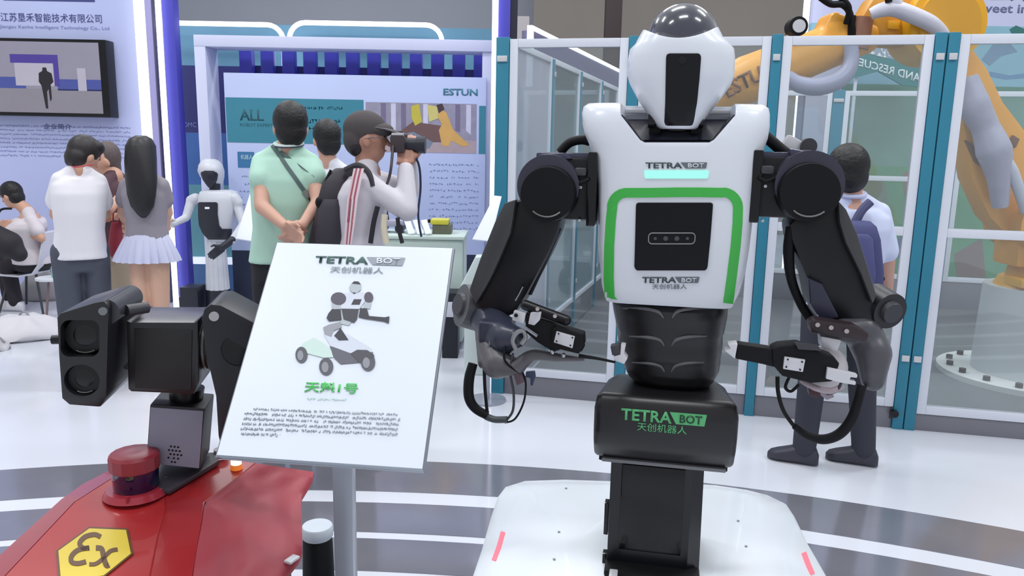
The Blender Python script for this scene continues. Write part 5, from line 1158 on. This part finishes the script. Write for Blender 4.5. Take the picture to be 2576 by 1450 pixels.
t = thing('tote_bag', P(292, 600, 5.2), 'red bag hanging between the white T-shirt man and the long haired woman', 'bag')
b = B(); b.loft([sring(P(292, y, 5.2), w, d, X1, Y1, 3, 20) for y, w, d in ((560, .022, .03), (575, .03, .04), (610, .04, .05), (640, .034, .04), (648, .02, .03))]); obj('pouch', b, mat('bag_red', (150, 44, 60), .6, var=.1), t)
b = B(); b.tube([P(284, 562, 5.2), P(286, 530, 5.2), P(294, 515, 5.22), P(300, 532, 5.2), P(300, 562, 5.2)], .005, 6); obj('strap', b, mat('bag_red', (150, 44, 60)), t)
# --- long haired woman
Y = 5.0; j = stand(348, 395, 610, Y)
j.update(head=P(355, 398, Y + .02), sl=P(322, 462, Y), sr=P(404, 462, Y), el=P(310, 535, Y + .1), er=P(420, 535, Y + .08), wl=P(318, 565, Y + .3), wr=P(415, 560, Y + .3), f=(0, 1, 0), tilt=.3)
def ex3(t, j, f, X, hd, HR):
    b = B(); b.loft([pxring(y, xl, xr, Y + dy, d, 2.2, 28, ks=0) for y, xl, xr, d, dy in ((341, 344, 365, .04, .0), (349, 331, 377, .09, -.0), (368, 322, 386, .115, -.0), (405, 318, 390, .10, -.03), (450, 318, 393, .075, -.07), (490, 321, 391, .05, -.10), (520, 330, 386, .035, -.11), (540, 346, 374, .02, -.11), (548, 356, 366, .01, -.11))])
    obj('hair', b, mat('hair_long', (26, 24, 28), .45, var=.3, scale=40), t, smooth=70)
    hc = P(371, 600, Y); rings = []; n = 96
    for z, r, a in ((588, .128, .0), (600, .145, .004), (625, .172, .012), (645, .192, .020), (656, .200, .024)):
        c = P(370, z, Y); ring = []
        for k in range(n):
            th = 2 * math.pi * k / n; q_ = r + a * (((k * 22 / n) % 1) - .5) * 2; ring.append(c + V((math.cos(th) * q_ * 1.0, math.sin(th) * q_ * .72, 0)))
        rings.append(ring)
    inner = [[p * 1 for p in r_] for r_ in rings[::-1]]
    inner = [[(p - sum(r_, V()) / n) * .94 + sum(r_, V()) / n for p in r_] for r_ in inner]
    b = B(); b.loft(rings + inner, cap=False); obj('pleated_skirt', b, mat('skirt_white', (206, 208, 232), .7, var=.02), t, smooth=20)
person('woman with very long black hair, grey top and white pleated skirt', j, mat('grey_top', (146, 140, 150), .8, var=.06), None, skin=mat('skin_fair', (214, 172, 148), .5, var=.04), hair=None, sleeve=.55, extra=ex3, shoes=SH_WHITE, hem=.02, sg=.012)
# --- man in the green polo shirt
Y = 4.0; j = stand(668, 740, 640, Y)
j.update(head=P(731, 320, Y), sl=P(660, 402, Y - .02), sr=P(780, 404, Y + .02), el=P(659, 520, Y - .18), er=P(802, 508, Y - .12), wl=P(716, 568, Y - .27), wr=P(762, 566, Y - .24), sw=.068, f=(-.3, .95, 0), hl=P(672, 640, Y), hr=P(752, 640, Y), hunch=.03, curl=.5, headr=.1)
j['hand_l'] = V((.75, -.1, -.55)); j['hand_r'] = V((-.65, -.1, -.65)); j['tl'] = V((0, -.4, 1)); j['tr'] = V((0, -.4, 1))
def ex4(t, j, f, X, hd, HR):
    c = P(726, 362, Y - .01)
    b = B(); b.tube([c + V((math.cos(a) * .068, math.sin(a) * .062, .012 * math.sin(a))) for a in [i * math.pi / 10 for i in range(21)]], .010, 8, 1); obj('collar', b, mat('collar_pale', (214, 226, 222), .7), t)
    b = B(); b.tube([c + V((math.cos(a) * .074, math.sin(a) * .069, -.006 + .012 * math.sin(a))) for a in [i * math.pi / 10 for i in range(21)]], .004, 8, 1); obj('collar_stripe', b, mat('stripe_dark', (60, 64, 84), .7), t)
    tb = bvh_of([o for o in t.children if o.name.startswith('shirt')][0])
    b = ribbon(tb, [(682, 362), (700, 386), (722, 420), (745, 452), (766, 482), (786, 508)], 10, .001, .004, 5, 2); obj('cross_strap', b, mat('strap_green_grey', (84, 104, 102), .7), t)
    b = ribbon(tb, [(764, 480), (776, 496)], 13, .005, .005, 3, 2); obj('strap_buckle', b, mat('buckle_grey', (130, 138, 138), .4), t)
person('man in pale green polo shirt with hands clasped behind his back', j, mat('polo_green', (180, 218, 200), .8, var=.03, bump=.05), mat('trousers_black', (26, 28, 36), .8), sleeve=.42, extra=ex4, shoes=SH_DARK, hem=-.08, sg=.03, skin=mat('skin_tan', (206, 160, 140), .5, var=.05))
# --- man in white shirt behind
Y = 5.0; j = stand(805, 850, 610, Y)
j.update(head=P(822, 352, Y), sl=P(782, 432, Y), sr=P(868, 432, Y), el=P(772, 520, Y), er=P(880, 520, Y), wl=P(790, 570, Y + .1), wr=P(872, 575, Y + .1), f=(-.5, .85, 0))
person('short haired man in white shirt standing between the green polo and the photographer', j, mat('shirt_white2', (222, 222, 232), .8, var=.02), mat('trousers_navy', (36, 40, 56), .8), sleeve=.6, shoes=SH_DARK, skin=MATS['skin_tan'])
# --- photographer with cap
Y = 3.9; j = stand(880, 905, 650, Y)
j.update(head=P(925, 350, Y), sl=P(930, 442, Y + .16), sr=P(918, 452, Y - .14), el=P(1030, 480, Y + .22), er=P(1024, 530, Y - .16), wl=P(1030, 402, Y + .10), wr=P(1020, 412, Y - .06), hl=P(905, 650, Y + .09), hr=P(895, 650, Y - .09), f=(1, .12, 0), hlr=0, hunch=.02, curl=.8)
j['kl'] = V((j['hl'].x, j['hl'].y, .5)); j['kr'] = V((j['hr'].x, j['hr'].y, .5)); j['al'] = V((j['hl'].x, j['hl'].y, .065)); j['ar'] = V((j['hr'].x, j['hr'].y, .065))
j['hr'] = j['hr']; 
jj = dict(j)
def ex5(t, j, f, X, hd, HR):
    b = B(); b.ball(hd + V((-.014, 0, .048)), (.108, .088, .092), None, 28, 18); b.ball(hd + V((-.055, 0, .0)), (.066, .082, .085))
    c = B(); c.box(hd + V((.11, 0, -.05)), (.2, .3, .15))
    q = bmesh.new(); q.from_mesh(fuse(b, .007, 3)); obj('cap', cut(q, c), mat('cap_charcoal', (72, 66, 68), .8, var=.06), t, smooth=60)
    b = B(); b.loft([[hd + V((x, math.sin(a) * w, z + .009 * math.cos(a))) for a in [i * math.pi / 8 for i in range(16)]] for x, w, z in ((.05, .075, .055), (.10, .080, .048), (.15, .075, .034), (.185, .05, .024), (.195, .02, .022))]); obj('cap_brim', b, mat('brim_charcoal', (84, 78, 84), .8), t)
    b = B(); b.ball(hd + V((.045, 0, .045)), (.085, .076, .040)); obj('cap_front', b, mat('cap_charcoal', (72, 66, 68)), t)
    b = B(); b.ball(hd + V((-.05, 0, -.03)), (.055, .078, .06)); obj('hair', fuse(b, .007, 2), mat('hair_brown_black', (34, 28, 30)), t)
    b = B(); b.tube([hd + V((.0, -.084, .0)), hd + V((.05, -.083, .008)), hd + V((.085, -.07, .006))], .0025, 6); obj('glasses_arm', b, mat('glasses_grey', (90, 90, 100), .3), t)
    # striped towel over shoulder
    tb = bvh_of([o for o in t.children if o.name.startswith('shirt')][0])
    for k, (dx, cl) in enumerate(((-9, (226, 206, 212)), (-4, (176, 96, 108)), (1, (232, 214, 220)), (6, (176, 96, 108)), (11, (232, 216, 222)))):
        pts = [(902 + dx, 424, Y - .225), (896 + dx, 450, Y - .235), (886 + dx, 500, Y - .24), (880 + dx * .9, 560, Y - .24), (874 + dx * .7, 615, Y - .23)]
        b = B(); W_ = .0055
        b.loft([[P(x, y, yy) + V((-W_, -.004, 0)), P(x, y, yy) + V((W_, -.004, 0)), P(x, y, yy) + V((W_, .004, 0)), P(x, y, yy) + V((-W_, .004, 0))] for x, y, yy in pts]); obj('towel_stripe', b, mat('towel_%d' % cl[0], cl, .8), t)
    for pts, cl, w in (([(968, 540), (966, 575), (972, 612)], (224, 214, 190), .016), ([(950, 520), (940, 560), (932, 612)], (34, 34, 44), .012), ([(1000, 548), (1004, 580), (1012, 612)], (34, 34, 44), .01)):
        b = B(); b.tube([P(x, y, Y - .19) for x, y in pts], w, 8); obj('vest_strap', b, mat('vest_%d' % cl[0], cl, .7), t)
person('photographer in charcoal cap and pale shirt holding a camera to his face', j, mat('shirt_pale', (206, 202, 210), .8, var=.04, bump=.08, scale=10), mat('trousers_charcoal', (44, 44, 52), .8), hair=None, sleeve=1.86, extra=ex5, shoes=SH_DARK, hem=-.2, sg=.03, skin=mat('skin_brown', (180, 132, 112), .5, var=.05))
c = P(1004, 362, Y - .02)
t = thing('camera', c, 'black camera with stubby lens held up by the photographer in the cap', 'camera')
b = B(); b.box(c + V((.0, 0, 0)), (.07, .13, .085), None, .012); b.box(c + V((-.005, 0, .05)), (.05, .05, .025), None, .006); obj('camera_body', b, mat('camera_dark', (60, 50, 54), .4), t)
b = B(); b.box(c + V((.0, -.0, .046)), (.055, .128, .012), None, .003); obj('top_plate', b, mat('camera_silver', (190, 190, 196), .3), t)
b = B(); b.cyl(c + V((.03, .0, -.004)), c + V((.085, 0, -.004)), .032, .034, 28, .004); b.cyl(c + V((.085, .0, -.004)), c + V((.13, 0, -.004)), .039, .042, 28, .004); obj('lens', b, mat('lens_barrel', (34, 36, 48), .35), t)
b = B(); b.tube([c + V((-.02, -.066, -.01)), P(984, 420, Y - .14), P(978, 450, Y - .15), P(968, 475, Y - .16)], .007, 8); obj('strap', b, mat('camera_dark', (60, 50, 54)), t)
b = B(); b.tube([c + V((.03, .066, -.01)), P(1052, 410, Y + .08), P(1058, 470, Y + .08), P(1052, 540, Y + .08), P(1060, 596, Y + .08)], .006, 8); obj('strap', b, mat('navy_strap', (50, 54, 84), .6), t)
# backpack on the photographer
t = thing('backpack', P(835, 600, Y), 'black backpack worn by the photographer in the charcoal cap', 'backpack')
b = B(); b.loft([pxring(y, xl, xr, Y - .02, d, 3, 28, ks=0) for y, xl, xr, d in ((424, 846, 884, .06), (432, 834, 890, .09), (455, 818, 888, .12), (495, 808, 884, .14), (540, 800, 884, .15), (600, 784, 886, .155), (635, 780, 886, .15), (650, 790, 880, .12))]); obj('main_pouch', b, mat('pack_black', (44, 40, 48), .6, var=.15, bump=.1), t)
b = B(); b.loft([pxring(y, xl, xr, Y - .12, d, 3, 22, ks=0) for y, xl, xr, d in ((500, 815, 862, .05), (520, 806, 866, .07), (590, 796, 868, .08), (630, 796, 866, .06))]); obj('front_pocket', b, mat('pack_black2', (52, 48, 58), .6, var=.15), t)
b = B(); b.tube([P(812, 500, Y - .12), P(818, 460, Y - .12), P(832, 428, Y - .1)], .006, 8); obj('grab_loop', b, BLACKM, t)
b = B(); b.ball(P(806, 510, Y - .14), (.025, .02, .03)); obj('buckle', b, BLACKM, t)
b = B(); b.tube([P(868, 428, Y - .14), P(900, 416, Y - .15), P(926, 432, Y - .17), P(938, 470, Y - .19)], .014, 8); obj('shoulder_strap', b, MATS['pack_black'], t)
# --- man with navy backpack at the cage
Y = 3.85; j = dict(hl=P(2062, 745, Y), hr=P(2172, 745, Y), kl=P(2046, 930, Y), kr=P(2168, 935, Y), al=P(2024, 1118, Y), ar=P(2172, 1132, Y), head=P(2130, 432, Y), sl=P(2072, 530, Y), sr=P(2212, 530, Y), el=P(2050, 650, Y), er=P(2232, 655, Y), wl=P(2060, 740, Y + .12), wr=P(2232, 742, Y + .12), f=(-.25, .95, 0), sf=(-.8, .35, 0))
j['al'].z = .06; j['ar'].z = .06
def ex6(t, j, f, X, hd, HR):
    c = P(2138, 486, Y); b = B(); b.tube([c + V((math.cos(a) * .07, math.sin(a) * .062, .014 * math.sin(a))) for a in [i * math.pi / 10 for i in range(21)]], .012, 8, 1); obj('collar', b, mat('collar_lilac', (200, 204, 232), .7), t)
person('man in white shirt and dark trousers with navy backpack at the cage', j, mat('shirt_white3', (206, 214, 240), .8, var=.02), mat('trousers_slate', (52, 54, 66), .8, var=.06), sleeve=.82, shoes=mat('shoe_slate', (54, 54, 66), .5), extra=ex6, hem=-.1, sg=.03, headr=.104, skin=MATS['skin_tan'])
t = thing('backpack', P(2150, 750, Y), 'navy backpack worn by the man standing at the glass cage', 'backpack')
NV_ = mat('pack_navy', (62, 66, 112), .7, var=.08, bump=.08)
b = B(); b.loft([pxring(y, xl, xr, Y - .2, d, 3.2, 28, ks=0) for y, xl, xr, d in ((556, 2112, 2188, .03), (568, 2096, 2200, .06), (600, 2088, 2208, .08), (680, 2080, 2214, .095), (745, 2076, 2212, .09), (768, 2090, 2200, .05))]); obj('main_pouch', b, NV_, t)
b = B(); b.loft([pxring(y, xl, xr, Y - .29, d, 3.2, 24, ks=0) for y, xl, xr, d in ((590, 2112, 2184, .02), (600, 2102, 2194, .03), (690, 2098, 2200, .04), (735, 2104, 2194, .03))]); obj('front_pocket', b, mat('pack_navy2', (72, 76, 124), .7, var=.08), t)
for pts in ([(2150, 562), (2168, 530), (2190, 508)], [(2118, 562), (2104, 535), (2092, 512)]):
    b = B(); b.tube([P(x, y, Y - .15) for x, y in pts], .022, 8); obj('shoulder_strap', b, mat('strap_navy', (78, 80, 116), .7), t)
b = B(); b.ball(P(2218, 702, Y - .18), .014); obj('strap_end', b, BLACKM, t)
# --- seated visitor on the left with chair
Y = 7.2; z0 = P(60, 655, Y).z
j = dict(hl=P(82, 648, Y + .1), hr=P(82, 650, Y - .1), kl=P(10, 662, Y + .12), kr=P(18, 668, Y - .12), al=P(24, 762, Y + .12), ar=P(40, 765, Y - .12), head=P(30, 492, Y), sl=P(72, 548, Y + .17), sr=P(80, 552, Y - .17), el=P(60, 600, Y + .2), er=P(104, 600, Y - .2), wl=P(20, 585, Y + .1), wr=P(42, 574, Y - .16), f=(-1, .12, 0), hunch=.06, tilt=.3)
for k in ('al', 'ar'): j[k].z = .065
person('seated visitor with black hair and cream T-shirt on a white shell chair', j, mat('tshirt_cream', (214, 206, 210), .8, var=.05), mat('trousers_dark', (36, 32, 38), .8), sleeve=.6, shoes=SH_WHITE, hem=-.1, sg=.03)
cx_, zz_ = P(75, 650, Y).x, .44
t = thing('shell_chair', (cx_, Y, 0), 'white plastic shell chair under the seated visitor in cream', 'chair')
b = B(); WS = mat('chair_white', (206, 206, 214), .4)
b.loft([[V((cx_ + x, Y - w, z)), V((cx_ + x, Y + w, z)), V((cx_ + x + .012, Y + w, z - .014)), V((cx_ + x + .012, Y - w, z - .014))] for x, w, z in ((-.24, .18, zz_ - .06), (-.2, .21, zz_ - .075), (0, .22, zz_ - .085), (.14, .22, zz_ - .06), (.2, .22, zz_ + .02), (.23, .21, zz_ + .15), (.25, .19, zz_ + .27), (.255, .15, zz_ + .32))]); obj('seat_shell', b, WS, t)
for sx in (-.17, .17):
    for sy in (-.17, .17):
        b = B(); b.cyl((cx_ + sx * .7, Y + sy * .7, zz_ - .08), (cx_ + sx * 1.2, Y + sy * 1.2, 0), .012, .010, 10); obj('leg', b, DGREY, t)
t = thing('shoulder_bag', P(30, 640, 6.7), 'black soft bag hanging in front of the seated visitor at the left edge', 'bag')
b = B(); b.cap(P(-20, 590, 6.7), P(20, 615, 6.7), .10, .12); b.cap(P(20, 615, 6.7), P(48, 640, 6.7), .12, .07); b.cap(P(-20, 600, 6.7), P(-20, 640, 6.7), .12, .1); obj('pouch', fuse(b, .015, 6), mat('bag_black', (34, 30, 36), .7, var=.2), t)
b = B(); b.tube([P(-10, 570, 6.7), P(0, 530, 6.75), P(30, 525, 6.8)], .01, 8); obj('strap', b, BLACKM, t)
# bean bags, side table, bottle
def beanbag(cx, cy, Y, rx_, ry_, h, label, rgb):
    c = P(cx, cy, Y); t = thing('bean_bag', (c.x, Y, 0), label, 'bean bag', None)
    b = B(); n = 40; rings = []
    for k in range(9):
        u = k / 8; r = math.sin(math.pi * (.08 + .84 * (1 - u) ** .8 if u > 0 else .3)) if False else (1 - .75 * u ** 2.2); z = h * u
        if k == 0: r = .86
        rings.append([V((c.x + math.cos(2 * math.pi * i / n) * rx_ * r * (1 + .04 * math.sin(3 * i / n * 6.283 + k)) + .03 * u, Y + math.sin(2 * math.pi * i / n) * ry_ * r, z + (.02 * math.sin(5 * i / n * 6.283) if 0 < k < 8 else 0))) for i in range(n)])
    b.loft(rings); obj('cushion', b, mat('bean_%d' % rgb[0], rgb, .8, var=.05, bump=.2, scale=5), t, smooth=70)
    b = B(); p = V((c.x + .03, Y, h)); b.tube([p + V((-.05, 0, -.01)), p + V((0, 0, .03)), p + V((.05, 0, -.01))], .008, 8); obj('handle', b, mat('bean_handle', (150, 150, 156), .7), t)
beanbag(52, 800, 6.2, .36, .30, .17, 'low white bean bag on the floor at the left edge', (214, 212, 216))
beanbag(112, 740, 7.7, .27, .2, .32, 'grey bean bag behind the small round side table', (168, 166, 168))
beanbag(-12, 880, 5.75, .10, .10, .07, 'small white cushion cut off by the left edge', (206, 204, 208))
Yt = 6.8; c = P(130, 698, Yt); t = thing('side_table', (c.x, Yt, 0), 'small round white side table beside the white T-shirt man', 'table')
b = B(); b.cyl((c.x, Yt, c.z - .02), (c.x, Yt, c.z), .13, .13, 36, .005); obj('table_top', b, mat('table_white', (216, 220, 226), .4), t)
for a in (0.5, 2.6, 4.7):
    b = B(); b.cyl((c.x + math.cos(a) * .05, Yt + math.sin(a) * .05, c.z - .02), (c.x + math.cos(a) * .14, Yt + math.sin(a) * .14, 0), .010, .008, 10); obj('leg', b, mat('table_leg', (120, 100, 96), .5), t)
t = thing('bottle', (c.x + .03, Yt, c.z), 'teal drinks bottle standing on the round side table', 'bottle')
b = B(); b.loft([[V((c.x + .03 + r * math.cos(k * math.pi / 8), Yt + r * math.sin(k * math.pi / 8), c.z + .001 + z)) for k in range(16)] for r, z in ((.026, 0), (.028, .01), (.028, .09), (.012, .115), (.012, .13))]); obj('body', b, mat('bottle_teal', (120, 190, 176), .3), t)
b = B(); b.cyl((c.x + .03, Yt, c.z + .131), (c.x + .03, Yt, c.z + .145), .014, seg=14); obj('lid', b, SILVER, t)

# ================================================================ DISPLAY HUMANOID ON A POST
Y = 7.0; w0 = P(545, 740, Y)
t = thing('display_humanoid', (w0.x, Y, 0), 'white display humanoid with black face and chest on a ribbed post', 'robot')
HW = mat('humanoid_white', (206, 208, 216), .35, var=.03); HB_ = mat('humanoid_black', (36, 38, 50), .4, var=.05)
b = B(); b.loft([pxring(y, xl, xr, Y + dy, d, 2.3, 28, ks=0) for y, xl, xr, d, dy in ((400, 516, 540, .04, .02), (405, 508, 550, .075, .02), (416, 502, 558, .10, .01), (430, 500, 562, .11, 0), (445, 506, 562, .10, .02), (458, 520, 560, .08, .03), (470, 534, 556, .05, .04))]); obj('helmet', b, HW, t, smooth=60)
b = B(); b.loft([pxring(y, xl, xr, Y - .035, d, 2.3, 24, ks=0) for y, xl, xr, d in ((429, 506, 552, .075), (438, 507, 552, .085), (452, 512, 548, .08), (464, 520, 542, .06), (472, 526, 538, .04))]); obj('face', b, HB_, t, smooth=60)
b = B(); b.cyl(P(541, 490, Y), P(540, 462, Y), .045, .05, 20); obj('neck', b, HB_, t)
b = B(); b.loft([pxring(y, xl, xr, Y, d, 3, 32, ks=.3) for y, xl, xr, d in ((478, 512, 580, .07), (484, 502, 594, .10), (505, 498, 596, .12), (540, 498, 590, .125), (570, 502, 584, .12), (592, 514, 580, .11), (606, 528, 574, .09))]); to_ = obj('torso', b, HW, t, smooth=60); TV = bvh_of(to_)
b = patch(TV, [(509, 503, 544), (512, 500, 548), (540, 500, 548), (568, 503, 552), (584, 510, 566), (592, 516, 578), (602, 526, 572)], 8, .003, .006); cp2 = obj('chest_plate', b, HB_, t)
b = patch(TV, [(521, 517, 528), (526, 517, 528)], 3, .010, .002, 2); obj('badge', b, mat('badge_white', (230, 232, 236), .4, emit=.2), cp2)
b = patch(TV, [(576, 560, 582), (590, 545, 580), (602, 540, 572)], 5, .004, .006); obj('belly_plate', b, HB_, t)
b = B(); b.cap(P(482, 505, Y), P(492, 500, Y), .05, .05); b.cap(P(482, 505, Y), P(468, 548, Y - .06), .045, .036); b.cap(P(468, 548, Y - .06), P(440, 562, Y - .2), .035, .028); obj('arm', fuse(b, .009, 3), HW, t)
b = B(); hand(b, P(440, 562, Y - .2), V((-.9, -.35, .1)), V((0, -.3, 1)), .9, .4); obj('hand', fuse(b, .006, 2), HW, t)
b = B(); b.ball(P(577, 507, Y - .02), (.075, .08, .085)); obj('shoulder_joint', b, HB_, t)
b = B(); b.cap(P(590, 500, Y - .04), P(598, 510, Y - .04), .055, .05); b.cap(P(598, 520, Y - .04), P(612, 565, Y - .08), .042, .036); b.cap(P(612, 565, Y - .08), P(584, 606, Y - .26), .036, .034); obj('arm', fuse(b, .009, 3), HW, t)
b = B(); b.cap(P(584, 604, Y - .26), P(560, 622, Y - .3), .034, .03); hand(b, P(560, 622, Y - .3), V((-.78, -.1, -.62)), V((-.5, 0, .6)), 1.0, .25); obj('hand', fuse(b, .006, 2), HB_, t)
c = P(545, 660, Y); zt_ = P(545, 600, Y).z; zb2 = P(545, 727, Y).z
n = 48; b = B(); b.loft([[V((c.x + math.cos(2 * math.pi * k / n) * (r - (.008 if k % 4 == 0 else 0)), Y + math.sin(2 * math.pi * k / n) * (r - (.008 if k % 4 == 0 else 0)), z)) for k in range(n)] for z, r in ((zt_, .085), (zb2, .105))]); obj('post', b, HW, t, smooth=20)
b = B(); b.cyl((c.x, Y, .0), (c.x, Y, zb2), .115, .105, 32, .006); obj('post_base', b, HB_, t)
b = B(); b.bb((P(470, 740, Y).x, Y - .15, 0), (P(514, 740, Y).x, Y + .05, P(490, 716, Y).z), .01); t = thing('equipment_box', (P(492, 740, Y).x, Y, 0), 'black equipment box beside the foot of the display humanoid', 'box'); obj('case', b, HB_, t)
b = B(); b.bb((P(466, 740, Y).x - .02, Y - .1, .1), (P(470, 740, Y).x, Y - .04, .2), .006); obj('handle', b, DGREY, t)

# ================================================================ COUNTER, DEVICES AND SMALL STANDS
Y = 6.0; x0, x1 = P(955, 650, Y).x, P(1166, 650, Y).x; zt_ = P(1110, 594, Y).z
t = thing('demo_counter', ((x0 + x1) / 2, Y, 0), 'pale green white demo counter right behind the photographer', 'counter')
CG = mat('counter_green', (208, 224, 214), .4, var=.03)
b = B(); b.bb((x0, Y, .06), (x1, Y + .45, zt_ - .03), .03); obj('body', b, CG, t)
b = B(); b.bb((x0 - .01, Y - .02, zt_ - .03), (x1 + .01, Y + .47, zt_), .01); obj('worktop', b, CG, t)
b = B(); b.bb((x0 + .03, Y + .03, 0), (x1 - .03, Y + .42, .06)); obj('plinth', b, DGREY, t)
for k, x in enumerate((1030, 1052, 1072)):
    b = B(); p = P(x, 596, Y + .1); b.box(p + V((0, 0, .075)), (.05, .2, .015), Matrix.Rotation(.5, 3, 'X') @ Matrix.Rotation(.3, 3, 'Z'), .003)
    t = thing('brochure_holder', p, ('leftmost', 'middle', 'rightmost')[k] + ' of three slanting white brochure holders on the pale green counter', 'holder', 'brochure holders on the counter'); obj('tray', b, mat('holder_white', (220, 226, 232), .4), t)
p = P(1112, 588, Y + .2); t = thing('sensor_unit', (p.x, Y + .2, zt_), 'small device with yellow top standing on the pale green counter', 'device')
b = B(); b.bb((p.x - .07, Y + .12, zt_ + .001), (p.x + .08, Y + .28, zt_ + .075), .008); obj('case', b, mat('device_olive', (110, 112, 92), .5, var=.2, scale=20), t)
b = B(); b.bb((p.x - .085, Y + .11, zt_ + .075), (p.x + .06, Y + .28, zt_ + .115), .01); obj('cover', b, mat('device_yellow', (214, 206, 70), .4), t)
b = B(); b.bb((p.x - .11, Y + .16, zt_ + .085), (p.x - .086, Y + .2, zt_ + .11), .004); obj('port', b, BLACKM, t)
p = P(986, 590, Y + .2); t = thing('model_vehicle', (p.x, Y + .2, zt_), 'small grey exhibit with dark wheels on the counter behind the photographer', 'exhibit')
b = B(); b.box((p.x, Y + .2, zt_ + .075), (.2, .14, .05), None, .015); obj('body', b, mat('exhibit_grey', (170, 168, 188), .4), t)
for dx in (-.07, .07):
    b = B(); b.cyl((p.x + dx, Y + .12, zt_ + .036), (p.x + dx, Y + .28, zt_ + .036), .035, seg=20, bev=.004); obj('wheel', b, HB_, t)
b = B(); b.cyl((p.x - .05, Y + .2, zt_ + .1), (p.x - .05, Y + .2, zt_ + .17), .03, .02, 16); obj('turret', b, HB_, t)
# black box with white label by the counter foot
Yb = 5.75; a, c = P(1112, 820, Yb).x, P(1152, 820, Yb).x; zt2 = P(1130, 738, Yb).z
t = thing('speaker_box', ((a + c) / 2, Yb, 0), 'narrow black box with a white label at the foot of the counter', 'box')
b = B(); b.bb((a, Yb, 0), (c, Yb + .2, zt2), .008); obj('case', b, mat('box_black', (28, 30, 42), .5), t)
b = B(); b.bb((a + .01, Yb - .004, P(1130, 798, Yb).z), (c - .03, Yb + .001, P(1130, 760, Yb).z), .001); obj('label_plate', b, mat('label_white', (226, 226, 236), .4), t)
def ministand(poly, Y, dy, label, foot=True):
    cx = sum(p[0] for p in poly) / len(poly); cyy = sum(p[1] for p in poly) / len(poly); c = P(cx, cyy, Y); ymin, ymax = min(p[1] for p in poly), max(p[1] for p in poly)
    t = thing('sign_stand', (c.x, Y, 0), label, 'sign')
    pts = [P(x, y, Y + dy * (1 - 2 * (y - ymin) / (ymax - ymin))) for x, y in poly]
    n = (pts[1] - pts[0]).cross(pts[2] - pts[0]).normalized(); n = n if n.y > 0 else -n
    b = B(); b.prism(pts, n * .012, .002); obj('board', b, mat('board_white', (228, 232, 246), .4, var=.01), t)
    b = B(); b.cyl((c.x, Y + .02, .01), (c.x, Y + .02, c.z - .01), .014, .014, 14); obj('pole', b, MATS['pole_grey'], t)
    b = B(); b.cyl((c.x, Y + .02, 0), (c.x, Y + .02, .012), .12, .12, 28); obj('foot_plate', b, MATS['pole_grey'], t)
ministand([(634, 470), (700, 472), (668, 612), (593, 600)], 4.5, .12, 'white tilted sign stand left of the green polo man')
ministand([(1244, 492), (1262, 494), (1234, 607), (1188, 602)], 4.75, .1, 'white tilted sign stand in front of the tall strip beside the cage corner')
# low white lounge seat beside the cage corner
Yl = 5.3; c = P(1195, 690, Yl); t = thing('lounge_seat', (c.x, Yl, 0), 'pale green white angular display plinth by the cage corner', 'plinth')
b = B(); b.prism([V((P(x, y, Yl).x, Yl, P(x, y, Yl).z)) for x, y in [(1196, 648), (1222, 647), (1232, 720), (1170, 760), (1150, 740)]] , V((0, .15, 0)), .006)
obj('top_panel', b, mat('plinth_pale', (222, 234, 228), .4), t)
b = B(); b.bb((P(1168, 760, Yl).x, Yl + .02, 0), (P(1222, 760, Yl).x, Yl + .13, P(1190, 740, Yl).z), .01); obj('leg', b, mat('plinth_pale', (222, 234, 228)), t)
